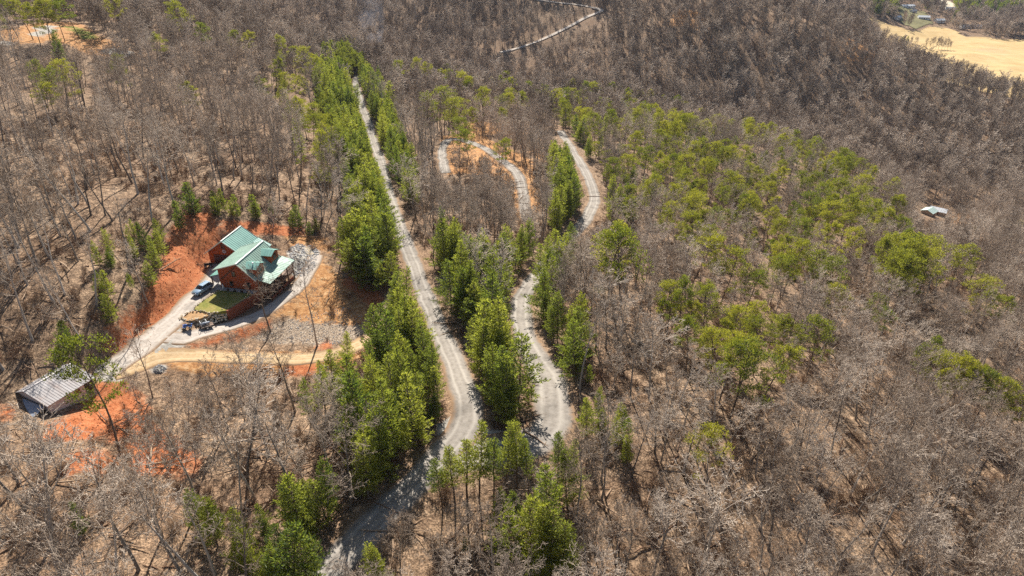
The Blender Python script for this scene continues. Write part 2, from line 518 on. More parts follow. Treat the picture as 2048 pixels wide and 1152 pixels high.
road_mesh('gravel_road', 'main', M_GRAVEL, .08)
road_mesh('gravel_road', 'spur', M_GRAVEL, .12)
road_mesh('gravel_road', 'far', M_DRIVE, .5)
road_mesh('clay_road', 'clay', M_CLAYRD, .05)
road_mesh('driveway', 'lower_drive', M_DRIVE, .065)
road_mesh('driveway', 'driveway', M_DRIVE, .08)

# ------------------------------------------------------------------ trees
def m_bark(name, lo, hi):
    m, nt, out = mat(name)
    oi = nt.nodes.new('ShaderNodeObjectInfo')
    col = ramp(nt, [(0, lo), (.55, [(a + b) / 2 for a, b in zip(lo, hi)]), (1, hi)], oi.outputs['Random']).outputs[0]
    bsdf(nt, out, col, .9, .15)
    return m
def m_needles(name, lo, hi, tlo, thi):
    m, nt, out = mat(name)
    oi = nt.nodes.new('ShaderNodeObjectInfo')
    f = math_n(nt, 'ADD', math_n(nt, 'MULTIPLY', oi.outputs['Random'], .65), math_n(nt, 'MULTIPLY', attr(nt, 'tint'), .35))
    col = ramp(nt, [(0, lo), (1, hi)], f).outputs[0]
    tcol = ramp(nt, [(0, tlo), (1, thi)], f).outputs[0]
    b = nt.nodes.new('ShaderNodeBsdfPrincipled')
    b.inputs['Roughness'].default_value = .55
    b.inputs['Specular IOR Level'].default_value = .25
    nt.links.new(col, b.inputs['Base Color'])
    t = nt.nodes.new('ShaderNodeBsdfTranslucent')
    nt.links.new(tcol, t.inputs['Color'])
    mx = nt.nodes.new('ShaderNodeMixShader')
    mx.inputs[0].default_value = .48
    nt.links.new(b.outputs[0], mx.inputs[1]); nt.links.new(t.outputs[0], mx.inputs[2])
    nt.links.new(mx.outputs[0], out.inputs['Surface'])
    return m
M_BARK = m_bark('bare_bark', (.13, .105, .085), (.52, .47, .41))
M_TWIG = m_bark('bare_twig', (.22, .165, .122), (.60, .495, .395))
M_PBARK = m_bark('pine_bark', (.10, .07, .05), (.19, .145, .11))
M_WPINE = m_needles('white_pine_needles', (.038, .075, .022), (.25, .265, .05), (.13, .21, .025), (.58, .58, .07))
M_VPINE = m_needles('round_pine_needles', (.045, .078, .018), (.235, .23, .038), (.14, .19, .02), (.52, .48, .045))

class Tubes:
    def __init__(s):
        s.V = []; s.F = []
    def tube(s, pts, rad, k):
        V, F = s.V, s.F
        prev = None
        for i, p in enumerate(pts):
            a = pts[max(i - 1, 0)]; b = pts[min(i + 1, len(pts) - 1)]
            tx, ty, tz = b[0] - a[0], b[1] - a[1], b[2] - a[2]
            l = math.sqrt(tx * tx + ty * ty + tz * tz) + 1e-9
            tx /= l; ty /= l; tz /= l
            if abs(tz) < .9: ux, uy, uz = ty, -tx, 0.0
            else: ux, uy, uz = 0.0, tz, -ty
            l = math.sqrt(ux * ux + uy * uy + uz * uz) + 1e-9
            ux /= l; uy /= l; uz /= l
            wx, wy, wz = ty * uz - tz * uy, tz * ux - tx * uz, tx * uy - ty * ux
            r = rad[i]; b0 = len(V)
            for q in range(k):
                c_, s_ = math.cos(6.2832 * q / k) * r, math.sin(6.2832 * q / k) * r
                V.append((p[0] + ux * c_ + wx * s_, p[1] + uy * c_ + wy * s_, p[2] + uz * c_ + wz * s_))
            if prev is not None:
                for q in range(k):
                    F.append((prev + q, prev + (q + 1) % k, b0 + (q + 1) % k, b0 + q))
            prev = b0
def _norm(v):
    l = math.sqrt(v[0] ** 2 + v[1] ** 2 + v[2] ** 2) + 1e-9
    return (v[0] / l, v[1] / l, v[2] / l)
def _side(d, ang, rnd):
    """direction at angle `ang` to d, random roll"""
    r = (rnd.gauss(0, 1), rnd.gauss(0, 1), rnd.gauss(0, 1))
    k = r[0] * d[0] + r[1] * d[1] + r[2] * d[2]
    o = _norm((r[0] - k * d[0], r[1] - k * d[1], r[2] - k * d[2]))
    c_, s_ = math.cos(ang), math.sin(ang)
    return (d[0] * c_ + o[0] * s_, d[1] * c_ + o[1] * s_, d[2] * c_ + o[2] * s_)
def bough(tb, p, d, L, r, lev, spec, rnd, rmin=.009):
    ns, k, nch, kids, lift, wig, a0, a1, lf = spec[lev]
    pts = [p]; rad = [r]
    st = L / ns
    for i in range(ns):
        d = _norm((d[0] + rnd.gauss(0, wig), d[1] + rnd.gauss(0, wig), d[2] + rnd.gauss(0, wig) + lift))
        p = (p[0] + d[0] * st, p[1] + d[1] * st, p[2] + d[2] * st)
        pts.append(p); rad.append(max(r * (1 - .78 * (i + 1) / ns), rmin * .8))
    tb.tube(pts, rad, k)
    if lev + 1 < len(spec):
        n = max(1, int(nch * rnd.uniform(.75, 1.25)))
        for j in range(n):
            f = kids + (1 - kids) * (j + rnd.random()) / n
            q = f * ns; i = min(int(q), ns - 1); q -= i
            a, b = pts[i], pts[i + 1]
            pos = (a[0] + (b[0] - a[0]) * q, a[1] + (b[1] - a[1]) * q, a[2] + (b[2] - a[2]) * q)
            dd = _norm((b[0] - a[0], b[1] - a[1], b[2] - a[2]))
            cd = _side(dd, R(rnd.uniform(a0, a1)), rnd)
            rr = (rad[i] * (1 - q) + rad[i + 1] * q)
            bough(tb, pos, cd, L * lf * rnd.uniform(.6, 1.2) * (1 - .45 * f), max(rr * .66, rmin), lev + 1, spec, rnd, rmin)
def bare_tree(seed, H, clear, reach, detail=.80, rmin=.021, deep=True):
    rnd = random.Random(seed)
    tt = Tubes(); tb = Tubes()
    n = 9
    p = (0, 0, -.6); d = _norm((rnd.gauss(0, .05), rnd.gauss(0, .05), 1))
    pts = [p]; r0 = H * .0115
    rad = [r0 * 1.35]
    Ht = H * .9
    for i in range(n):
        d = _norm((d[0] + rnd.gauss(0, .055), d[1] + rnd.gauss(0, .055), d[2] + .12))
        st = (Ht + .6) / n
        p = (p[0] + d[0] * st, p[1] + d[1] * st, p[2] + d[2] * st)
        pts.append(p); rad.append(r0 * (1 - .86 * ((i + 1) / n) ** 1.15))
    tt.tube(pts, rad, 6)
    # segs, sides, children, first child at, lift, wiggle, angle range, child length factor
    spec = [(5, 4, 9 * detail, .22, .09, .16, 28, 62, .55),
            (4, 3, 6 * detail, .25, .06, .20, 25, 60, .55),
            (3, 3, 3.8 * detail, .25, .05, .22, 20, 55, .65),
            (2, 3, 0, .3, .03, .25, 20, 50, .5)]
    if not deep: spec = spec[:3]
    n1 = 15
    for j in range(n1):
        f = clear + (1 - clear) * (j + rnd.random() * .8) / n1
        q = f * n; i = min(int(q), n - 1); q -= i
        a, b = pts[i], pts[i + 1]
        pos = tuple(a[k] + (b[k] - a[k]) * q for k in range(3))
        az = j * 2.4 + rnd.gauss(0, .5)
        el = R(rnd.uniform(28, 55) + 22 * (f - clear))
        dd = (math.cos(az) * math.cos(el), math.sin(az) * math.cos(el), math.sin(el))
        g = (f - clear) / (1 - clear)
        L = reach * (.75 + .5 * math.sin(min(1, g * 1.25) * 2.6)) * rnd.uniform(.75, 1.2) * (1 - .35 * g)
        bough(tb, pos, dd, L, max(rad[i] * .5, .04, rmin), 0, spec, rnd, rmin)
    if rnd.random() < .8:          # a few dead stubs on the lower trunk
        for j in range(4):
            i = rnd.randint(2, 5); az = rnd.random() * 6.28
            a = pts[i]
            b = (a[0] + math.cos(az) * rnd.uniform(.5, 1.4), a[1] + math.sin(az) * rnd.uniform(.5, 1.4), a[2] + rnd.uniform(-.1, .5))
            tb.tube([a, b], [.035, .012], 3)
    return tt, tb
class Leaves:
    def __init__(s):
        s.P = []; s.D = []; s.L = []; s.W = []
    def add(s, p, d, l, w):
        s.P.append(p); s.D.append(d); s.L.append(l); s.W.append(w)
    def arrays(s, seed):
        g = np.random.default_rng(seed)
        P = np.array(s.P); D = np.array(s.D); L = np.array(s.L)[:, None]; W = np.array(s.W)[:, None]
        D /= np.linalg.norm(D, axis=1)[:, None] + 1e-9
        r = g.normal(size=P.shape)
        S = np.cross(D, r); S /= np.linalg.norm(S, axis=1)[:, None] + 1e-9
        a = P; b = P + D * L * .55 + S * W * .5; c = P + D * L; d = P + D * L * .45 - S * W * .5
        V = np.stack([a, b, c, d], 1).reshape(-1, 3)
        F = np.arange(len(P) * 4).reshape(-1, 4)
        t = np.repeat(g.random(len(P)), 4)
        return V, F, t
def white_pine(seed, H, wide, low=.10, dens=1.0):
    rnd = random.Random(seed)
    tt = Tubes(); tb = Tubes(); lf = Leaves()
    n = 8; pts = []; rad = []
    for i in range(n + 1):
        f = i / n
        pts.append((rnd.gauss(0, .05) * (i > 0), rnd.gauss(0, .05) * (i > 0), -.4 + (H * .985 + .4) * f)); rad.append(max(.013 * H * (1 - f), .02))
    tt.tube(pts, rad, 6)
    z = low * H
    while z < H * .97:
        g = (z / H - low) / (1 - low)
        Lm = wide * (min(1, .55 + g * 2.2)) * (1 - g) ** .75 + .25
        nb = 5 if g < .85 else 4
        a0 = rnd.random() * 6.28
        for b in range(nb):
            if rnd.random() < .10: continue
            az = a0 + 6.28 * b / nb + rnd.gauss(0, .3)
            L = Lm * rnd.uniform(.5, 1.25) * (1 + .16 * math.sin(az + seed))
            el = R(2 + 42 * g + rnd.gauss(0, 7))
            p = (0, 0, z + rnd.gauss(0, .12)); ns = 4
            P = [p]
            for i in range(ns):
                e = el + R(10 * i)
                p = (p[0] + math.cos(az) * math.cos(e) * L / ns, p[1] + math.sin(az) * math.cos(e) * L / ns, p[2] + math.sin(e) * L / ns)
                P.append(p)
            tb.tube(P, [.035 * (1 - .8 * i / ns) + .006 for i in range(ns + 1)], 3)
            m = max(4, int(L * 5.6 * dens))
            for k in range(m):
                f = .18 + .82 * (k + rnd.random()) / m
                q = f * ns; i = min(int(q), ns - 1); q -= i
                A, B = P[i], P[i + 1]
                pos = [A[c] + (B[c] - A[c]) * q for c in range(3)]
                sa = az + rnd.choice((-1, 1)) * R(rnd.uniform(25, 75))
                sl = (.18 + .34 * L * (1 - f)) * rnd.uniform(.7, 1.3)
                ee = el * .5 + R(rnd.uniform(0, 30))
                sd = (math.cos(sa) * math.cos(ee), math.sin(sa) * math.cos(ee), math.sin(ee))
                nt_ = max(1, int(sl / .22))
                for t in range(nt_ + 1):
                    u = sl * t / max(1, nt_)
                    pp = (pos[0] + sd[0] * u, pos[1] + sd[1] * u, pos[2] + sd[2] * u)
                    for w in range(2):
                        dd = (sd[0] + rnd.gauss(0, .45), sd[1] + rnd.gauss(0, .45), sd[2] + .25 + rnd.gauss(0, .35))
                        lf.add(pp, dd, rnd.uniform(.26, .5), rnd.uniform(.08, .15))
        z += rnd.uniform(.42, .66) * (1.0 if H > 8 else .75)
    for k in range(14):
        lf.add((0, 0, H * .97 + rnd.random() * .3), (rnd.gauss(0, .4), rnd.gauss(0, .4), 1), .4, .12)
    return tt, tb, lf
def round_pine(seed, H, wide, low=.5, flat=1.0):
    rnd = random.Random(seed)
    tt = Tubes(); tb = Tubes(); lf = Leaves()
    n = 8; p = (0, 0, -.4); d = (rnd.gauss(0, .05), rnd.gauss(0, .05), 1); pts = [p]; rad = [.013 * H]
    for i in range(n):
        d = _norm((d[0] + rnd.gauss(0, .06), d[1] + rnd.gauss(0, .06), d[2] + .1)); st = (H * .95 + .4) / n
        p = (p[0] + d[0] * st, p[1] + d[1] * st, p[2] + d[2] * st); pts.append(p); rad.append(.013 * H * (1 - .8 * (i + 1) / n))
    tt.tube(pts, rad, 6)
    nl = 30
    for j in range(nl):
        g = (j + rnd.random()) / nl
        f = low + (1 - low) * g
        q = f * n; i = min(int(q), n - 1); q -= i
        A, B = pts[i], pts[i + 1]
        pos = tuple(A[c] + (B[c] - A[c]) * q for c in range(3))
        az = j * 2.4 + rnd.gauss(0, .4)
        L = wide * (.45 + .75 * math.sin(math.pi * min(1, .18 + g * .82))) * rnd.uniform(.6, 1.15)
        if rnd.random() < .15 * (1 - g) * 2: continue
        el = R(8 + 45 * g + rnd.gauss(0, 9))
        P = [pos]; p = pos
        for s_ in range(4):
            e = el + R(6 * s_)
            p = (p[0] + math.cos(az) * math.cos(e) * L / 4, p[1] + math.sin(az) * math.cos(e) * L / 4, p[2] + math.sin(e) * L / 4)
            az += rnd.gauss(0, .12); P.append(p)
        tb.tube(P, [.05, .04, .03, .022, .012], 3)
        ends = [P[4], P[3]]
        for s_ in range(3):
            b = P[rnd.choice((2, 3, 3))]
            a2 = az + rnd.uniform(-1.3, 1.3); l2 = L * rnd.uniform(.2, .45)
            e2 = (b[0] + math.cos(a2) * l2, b[1] + math.sin(a2) * l2, b[2] + l2 * rnd.uniform(.1, .5))
            tb.tube([b, e2], [.02, .008], 3); ends.append(e2)
        for e2 in ends:
            cr = rnd.uniform(.34, .62) * (wide / 2.6) ** .5
            for k in range(30):
                v = (rnd.gauss(0, 1), rnd.gauss(0, 1), rnd.gauss(0, 1)); l = math.sqrt(v[0] ** 2 + v[1] ** 2 + v[2] ** 2) + 1e-6
                rr = cr * rnd.random() ** .4 / l
                pp = (e2[0] + v[0] * rr, e2[1] + v[1] * rr, e2[2] + v[2] * rr * .55 * flat)
                lf.add(pp, (v[0] / l + rnd.gauss(0, .3), v[1] / l + rnd.gauss(0, .3), v[2] / l * .6 + .7), rnd.uniform(.2, .36), rnd.uniform(.09, .16))
    return tt, tb, lf

def mesh_mixed(name, parts):
    """parts: list of (V, F quads, material, tint or None) joined in one mesh"""
    V = []; F = []; I = []; T = []; o = 0; ms = []
    for v, f, m, t in parts:
        v = np.asarray(v, np.float32); f = np.asarray(f, np.int32)
        if m not in ms: ms.append(m)
        V.append(v); F.append(f + o); I.append(np.full(len(f), ms.index(m), np.int32)); T.append(np.zeros(len(v)) if t is None else t); o += len(v)
    me = quick_mesh(name, np.vstack(V), np.vstack(F))
    for m in ms: me.materials.append(m)
    me.polygons.foreach_set('material_index', np.concatenate(I))
    set_attr(me, 'tint', np.concatenate(T))
    return me
class Proto: pass
def make_proto(kind, gen, H):
    pr = Proto(); pr.kind = kind; pr.H = H
    if kind == 'bare':
        tt, tb = gen
        A = [(tt.V, tt.F, M_BARK, None)]; B = [(tb.V, tb.F, M_TWIG, None)]
    else:
        tt, tb, lf = gen
        nm = M_WPINE if kind == 'white' else M_VPINE
        v, f, t = lf.arrays(1)
        A = [(tt.V, tt.F, M_PBARK, None)]; B = [(tb.V, tb.F, M_PBARK, None), (v, f, nm, t)]
    pr.trunk = mesh_mixed('trunk', A); pr.crown = mesh_mixed('crown', B); pr.all = mesh_mixed(kind + '_tree', A + B)
    return pr
BARE = [make_proto('bare', bare_tree(11, 17, .42, 4.9), 17), make_proto('bare', bare_tree(12, 19, .50, 4.6), 19), make_proto('bare', bare_tree(13, 15, .34, 5.2), 15),
        make_proto('bare', bare_tree(14, 17, .46, 4.4), 17), make_proto('bare', bare_tree(15, 13, .30, 4.9), 13), make_proto('bare', bare_tree(16, 18, .40, 5.6), 18),
        make_proto('bare', bare_tree(17, 9, .22, 2.8, .9), 9), make_proto('bare', bare_tree(18, 7, .15, 2.5, .9), 7)]
WHITE = [make_proto('white', white_pine(21, 12, 3.1, .07), 12), make_proto('white', white_pine(22, 11, 2.8, .08), 11), make_proto('white', white_pine(23, 13, 3.3, .12), 13),
         make_proto('white', white_pine(24, 7, 2.0, .05), 7), make_proto('white', white_pine(25, 15, 2.4, .38), 15)]
ROUND = [make_proto('round', round_pine(31, 14, 3.3), 14), make_proto('round', round_pine(32, 13, 3.6, .42), 13), make_proto('round', round_pine(33, 15, 3.0, .5), 15),
         make_proto('round', round_pine(34, 12, 3.8, .30, 1.4), 12)]
FAR = [make_proto('bare', bare_tree(sd, h, c_, r_, .9, .062, False), h) for sd, h, c_, r_ in ((41, 17, .38, 4.6), (42, 19, .48, 4.2), (43, 14, .30, 5.0), (44, 17, .42, 4.0), (45, 12, .28, 4.2))]
MORE = [make_proto('white', white_pine(26, 13, 2.6, .26, .62), 13), make_proto('white', white_pine(27, 10, 3.3, .06, .8), 10)]
POLE = [make_proto('bare', bare_tree(19, 20, .56, 3.6, .62, .024), 20), make_proto('bare', bare_tree(20, 21, .60, 3.3, .62, .024), 21), make_proto('bare', bare_tree(29, 18, .52, 3.9, .62, .024), 18)]
PROTOS = BARE + WHITE + ROUND + FAR + MORE + POLE
for pr in PROTOS: pr.n = len(pr.all.polygons)
print('proto quads', [(p.kind, p.n) for p in PROTOS])
TREES = []          # (x, y, prototype index, scale, rotation)
_pts = []
def free(x, y, r):
    return True
def add_tree(x, y, group, H, rnd, which=None):
    k = rnd.choice(group) if which is None else group[which]
    pr = PROTOS[k]
    tl = .05 if pr.kind != 'bare' else .075
    TREES.append((x, y, k, H / pr.H, rnd.random() * 6.283, rnd.uniform(.82, 1.2) * (.88 if pr.kind == 'round' else 1), rnd.gauss(0, tl), rnd.gauss(0, tl)))
IB = list(range(0, 6)); IS = [6, 7]; IW = [8, 9, 10, 22, 23]; IWY = [11]; IWT = [12]; IR = [13, 14, 15, 16]; IF = [17, 18, 19, 20, 21]; IP = [24, 25, 26]
rt = random.Random(99)
def stand(poly_px, group, h0, h1, spacing, lift=None):
    """plant a stand whose crowns fill a region of the view"""
    hm = (h0 + h1) / 2
    P = wpoly(poly_px, hm * .55 if lift is None else lift)
    xs = [p[0] for p in P]; ys = [p[1] for p in P]
    y = min(ys)
    while y < max(ys):
        x = min(xs)
        while x < max(xs):
            a = x + rt.uniform(-.4, .4) * spacing; b = y + rt.uniform(-.4, .4) * spacing
            if inside(P, np.array([a]), np.array([b]))[0]:
                if min_road(a, b) > .8:
                    add_tree(a, b, group, rt.uniform(h0, h1), rt)
            x += spacing
        y += spacing
_RL = [(L[:, :2], hw) for L, hw in ROADS.values()]
def min_road(x, y):
    return min(float(np.hypot(L[:, 0] - x, L[:, 1] - y).min()) - hw for L, hw in _RL)
# young white pines along the roads
stand([(625,130),(690,160),(735,260),(760,380),(780,480),(785,540),(740,560),(690,520),(690,470),(700,420),(690,330),(660,260),(640,200)], IW, 4.5, 14.5, 2.75)
stand([(800,580),(830,640),(880,720),(895,800),(885,880),(830,930),(760,920),(700,850),(690,790),(720,740),(745,690),(770,640)], IW, 4.5, 14.5, 2.75)
stand([(885,540),(935,560),(1000,640),(1030,700),(1048,770),(1030,810),(985,790),(945,720),(900,640),(868,580)], IW, 4.5, 14.5, 2.75)
stand([(880,465),(930,480),(1010,500),(1090,470),(1080,500),(1020,560),(1030,590),(1000,580),(950,540),(890,510)], IW, 5.5, 13, 2.8)
stand([(725,140),(770,170),(800,270),(830,340),(825,400),(790,340),(765,270),(740,220)], IW, 10, 15, 4.2)
stand([(1150,250),(1180,270),(1215,360),(1260,410),(1230,420),(1195,340),(1150,290)], IW, 9, 13, 4.4)
stand([(1100,300),(1140,310),(1165,390),(1160,430),(1120,470),(1105,400)], IW, 10, 14, 3.8)
stand([(1070,560),(1110,600),(1180,640),(1170,700),(1120,730),(1085,680),(1065,610)], IW, 8, 12, 3.9)
stand([(640,100),(700,95),(730,120),(720,150),(660,140)], IW, 11, 15, 4.5)
def pine(px, py, group, H, f=.62, which=None):
    p = at(px, py, H * f)
    add_tree(p[0], p[1], group, H, rt, which)
for px, py, H in [(905,925,11),(930,905,12),(955,890,13),(985,905,12),(1010,890,13),(1035,885,12),(1060,900,11),(1120,890,11),(1140,900,9),(880,940,9)]:
    pine(px, py, IWT, H, .75)
for px, py, H in [(1100,985,14),(1060,1060,13),(1100,1095,12),(1020,1060,11),(1085,1065,12),(1130,1085,10),(995,1010,8),(1040,1020,9),(930,1085,4),(1135,945,8),(1240,830,6),(1200,800,6),
                  (590,1000,12),(600,985,11),(570,1110,12),(605,1110,11),(540,1120,9),(650,960,9),(640,770,12),(660,745,11),(610,790,10),(760,1135,8),(745,1120,9),(690,690,7),(640,745,6),(505,1120,6),(1080,520,10),(1093,502,11),(1108,490,11),(1122,508,10),(1132,488,10),(1100,520,9),(1145,470,9),
                  (285,465,7),(305,500,8),(296,540,6),(318,478,7),(312,455,6),(190,500,6),(215,480,7),(190,560,5),(520,1030,5),(400,1010,5),(430,1020,5),(470,1060,5),(150,1030,6)]:
    pine(px, py, IW, H)
for px, py, H in [(372,402,5),(385,395,7),(396,405,4),(420,398,7),(428,410,5),(446,402,6),(452,412,4),(466,400,7),(500,410,6),(508,420,4),(536,416,5),(582,440,5),(590,430,7),(622,455,6),(628,440,4),(215,600,5),(118,665,5),(205,560,5),(355,420,6)]:
    pine(px + rt.uniform(-9, 9), py + rt.uniform(-7, 7), IWY, H * rt.uniform(.6, 1.2))
ROUND_AT = [(1225,495,17),(1255,505,17),(1383,452,14),(1393,490,14),(1431,475,10),(1506,481,9),(1455,528,12),(1504,563,11),(1345,600,13),(1376,594,14),(1421,605,13),(1386,653,13),(1431,678,12),(1466,643,12),(1521,636,13),(1577,657,11),
 (1636,670,13),(1459,698,14),(1497,681,13),(1542,712,14),(1480,733,14),(1525,667,12),(1591,459,13),(1640,466,14),(1584,507,13),(1560,487,11),(1702,483,13),(1671,421,13),(1640,395,13),(1680,382,14),(1720,400,13),(1660,410,13),(1700,410,13),(1740,420,13),(1625,410,12),(1761,441,13),
 (1813,462,12),(1764,490,14),(1799,497,14),(1844,487,14),(1782,525,14),(1834,514,15),(1862,532,14),(1810,539,14),(1830,550,13),(1780,505,13),(1820,520,14),(1850,500,14),(1921,521,13),(1556,539,10),(1575,535,10),(1622,528,11),(1678,539,12),(1671,594,11),(1744,612,11),(1778,639,11),(1980,584,13),(2007,608,13),(2030,620,12),
 (1850,700,12),(1880,730,12),(1920,740,12),(1950,760,12),(1980,770,12),(2010,790,12),(2035,800,12),(1900,760,11),(1865,715,11),(1935,750,12),(1965,765,12),(1432,885,11),
 (1114,194,14),(1128,215,13),(1173,174,15),(1141,170,14),(1214,174,14),(1263,187,14),(1305,194,14),(1350,205,14),(1193,243,15),(1221,236,14),(1318,236,13),(1339,243,13),(1291,312,12),(1346,323,12),(1027,194,13),(1041,198,13),(1013,198,13),(1013,156,14),(965,194,15),(857,212,17),(885,201,17),(902,222,16),
 (795,135,16),(829,135,16),(857,142,15),(923,160,14),(944,163,14),(899,153,13),(697,104,16),(715,118,15),(680,112,15),(916,257,14),(940,278,14),(999,295,13),(1090,180,13),(1150,190,13),(1190,180,14),(1240,180,13),(1285,190,13),(1330,200,13),(1370,215,13),(1400,230,13),(1160,205,13),
 (87,167,14),(115,150,14),(80,187,12),(68,140,12),(226,10,17),(358,28,18),(320,80,15),(233,132,13),(389,184,14),(410,60,16),(486,77,15),(470,75,14),(541,132,15),(566,90,16),(604,111,14),(531,167,14),(604,212,15),(653,215,12),(649,288,14),(630,225,12),(645,330,12),(80,20,15),(45,15,15),(139,10,16),(14,10,15),(90,25,15),(60,25,15),(110,20,15),
 (1250,300,10),(1300,290,10),(1350,300,11),(1440,290,12),(1470,310,12),(1410,340,12),(1450,360,12),(1380,350,12),(1500,340,12),(1520,350,12),(1440,390,11),(1600,300,11),(1590,310,11),(1620,320,11),(1430,330,11),(1480,370,11),(1540,380,11),(1310,340,10),(1270,330,10),(1260,410,10),(1320,440,11),(1470,290,11),(1560,340,11),(1700,320,11),(1720,330,10),(1750,340,10),(1390,300,11)]
for px, py, H in ROUND_AT:
    if (px, py) == (1432, 885): N_ROUND_LONE = len(TREES)
    pine(px, py, IR, H * (1.0 if py > 560 and px > 1200 else 1.25 if px > 1540 and py > 360 else 1.12), .78)
pine(115, 95, IW, 15, .55)
# the mixed green belt over the right hand spur, and the dark conifers above the lower road
def belt(poly, n, group, h0, h1, f=.75):
    P = wpoly(poly, (h0 + h1) / 2 * f); xs = [p[0] for p in P]; ys = [p[1] for p in P]
    k = 0
    while k < n:
        x, y = rt.uniform(min(xs), max(xs)), rt.uniform(min(ys), max(ys))
        if not inside(P, np.array([x]), np.array([y]))[0] or min_road(x, y) < 1.5: continue
        if rt.random() > float(vnoise(np.array([x / 18]), np.array([y / 18]), 77)[0]) * 1.5: continue
        add_tree(x, y, group, rt.uniform(h0, h1), rt); k += 1
belt([(1050,180),(1400,235),(1740,330),(1800,420),(1740,470),(1560,470),(1380,430),(1250,400),(1190,300)], 330, IR, 8, 14)
belt([(1050,180),(1400,235),(1560,330),(1380,430),(1250,400),(1190,300)], 95, IW, 6, 12)
belt([(880,130),(1040,170),(1050,260),(960,250),(880,220)], 22, IR, 11, 15)
belt([(560,90),(640,120),(690,330),(640,400),(590,330),(540,200)], 34, IR, 9, 14)
belt([(560,90),(640,120),(690,330),(640,400),(590,330),(540,200)], 18, IW, 6, 11)
belt([(1280,420),(1500,470),(1640,560),(1660,660),(1560,740),(1400,720),(1300,600)], 14, IR, 7, 12)
belt([(1180,720),(1280,760),(1260,880),(1150,860)], 8, IW, 4, 8)
belt([(150,560),(260,420),(290,460),(270,600),(200,640)], 10, IW, 3, 6.5)
belt([(380,1000),(640,960),(660,1040),(560,1140),(400,1100)], 16, IW, 3, 9)
stand([(700,860),(760,925),(830,935),(880,890),(880,915),(845,950),(760,985),(700,930)], IW, 6, 13, 2.9)
stand([(1095,465),(1130,485),(1150,520),(1105,560),(1075,540),(1085,500)], IW, 5, 10, 3.2)
# the tall pine in front of the shed
def by_ends(bx, by, tx, ty, group, which=None):
    """a tree given by the photo position of its foot and of its top"""
    b = at(bx, by); best = min(np.arange(4, 28, .25), key=lambda h: abs(project(b + np.array([0, 0, h]))[1] - ty))
    add_tree(b[0], b[1], group, float(best), rt, which)
    return len(TREES) - 1
SPECIAL = {}
SPECIAL[by_ends(241, 906, 185, 690, IR, 1)] = ('tall leaning green pine standing in front of the pale shed', 'pine tree')
SPECIAL[len(TREES) - 2] = ('tall layered pine in front of the top left clearing', 'pine tree')
for q in (N_ROUND_LONE,): SPECIAL[q] = ('lone bright round pine among bare trees at lower right', 'pine tree')
# leafless trees standing alone around the clearing
for bx, by, tx, ty, w, lab in [(305,795,279,650,3,'big forked bare tree between the shed and the clay track'),(590,824,572,640,1,'bare grey tree with raised limbs crossing the clay track'),(514,862,493,680,0,'pale bare tree below the middle of the clay track'),
        (456,860,448,706,3,'slender pale bare tree left below the clay track'),(635,692,640,520,1,'lone tall bare trunk standing in the cleared slope'),(541,663,541,525,3,'lone bare tree in front of the side porch'),(682,862,684,740,0,'white barked bare tree beside the big pine block'),
        (770,905,762,800,3,'slim bare tree at the edge of the big pine block'),(275,805,262,735,6,'small forked bare snag by the clay track')]:
    SPECIAL[by_ends(bx, by, tx, ty, IB + IS, w)] = (lab, 'tree')
N_PINES = len(TREES)
# sight lines the photograph shows open: nothing tall stands in front of these places
MASK = np.zeros((145, 257), bool)
_my, _mx = np.mgrid[0:145, 0:257]
MASK |= inside([(1838,405),(1890,404),(1892,430),(1842,436)], _mx * 8., _my * 8.)
MASK |= inside([(30,56),(90,44),(150,44),(205,74),(180,90),(110,78),(40,84)], _mx * 8., _my * 8.)
MASK |= inside([(20,800),(60,760),(140,715),(230,720),(270,660),(330,560),(360,440),(430,425),(560,440),(640,480),(690,530),(770,590),(750,670),(700,735),(560,740),(330,742),(262,760),(240,800),(100,850),(60,850)], _mx * 8., _my * 8.)
for nm_ in ('main', 'loop', 'driveway', 'lower_drive', 'far', 'spur'):
    L, hw = ROADS[nm_]
    qx, qy, qd = project(L + np.array([0, 0, .3]))
    for a_, b_, d_ in zip(qx, qy, qd):
        if nm_ == 'main' and b_ > 990: continue
        r_ = max(hw * FPX / d_ * .9, 9)
        if nm_ == 'spur' and rt.random() < .78: continue
        if nm_ == 'loop' and 440 < b_ < 560: continue
        MASK |= (np.hypot(_mx * 8 - a_, (_my * 8 - b_) * 1.3) < r_)
def blocks(x, y, z, H):
    px, py, d = project(np.array([[x, y, z + H * f] for f in (.35, .5, .65, .8, .95)]))
    w = 2.0 * FPX / d
    n = 0
    for o in (-1, 0, 1):
        i = ((px + o * w) / 8).astype(int); j = (py / 8).astype(int)
        k = (i >= 0) & (i < 257) & (j >= 0) & (j < 145)
        n += MASK[np.clip(j, 0, 144), np.clip(i, 0, 256)][k].sum()
    return n
# leafless trees
CLEAR = [wpoly([(190,745),(300,600),(345,470),(395,428),(560,462),(650,492),(690,530),(700,545),(765,600),(745,680),(700,722),(560,738),(330,740),(262,760),(240,800),(160,830),(60,880),(10,820),(120,728)]),
         wpoly([(0,62),(90,46),(150,44),(205,78),(265,104),(240,116),(150,100),(110,84),(0,96)]), wpoly([(880,300),(900,285),(960,300),(990,330),(960,345),(900,340)]),
         wpoly([(1905,425),(1955,425),(1950,450),(1905,452)]), wpoly([(1900,452),(2060,462),(2060,478),(1960,466),(1900,458)]), wpoly([(1820,400),(1880,400),(1890,440),(1830,445)])]
FIELD = [tuple(at_z(px, py, -147.0)[:2]) for px, py in [(1735,45),(1830,58),(1870,48),(1895,50),(1935,64),(2085,68),(2085,215),(1990,215),(1900,175),(1780,100)]]
VCLEAR = [tuple(at_z(px, py, -147.0)[:2]) for px, py in [(1795,24),(1850,28),(1866,44),(1830,54),(1800,46)]]
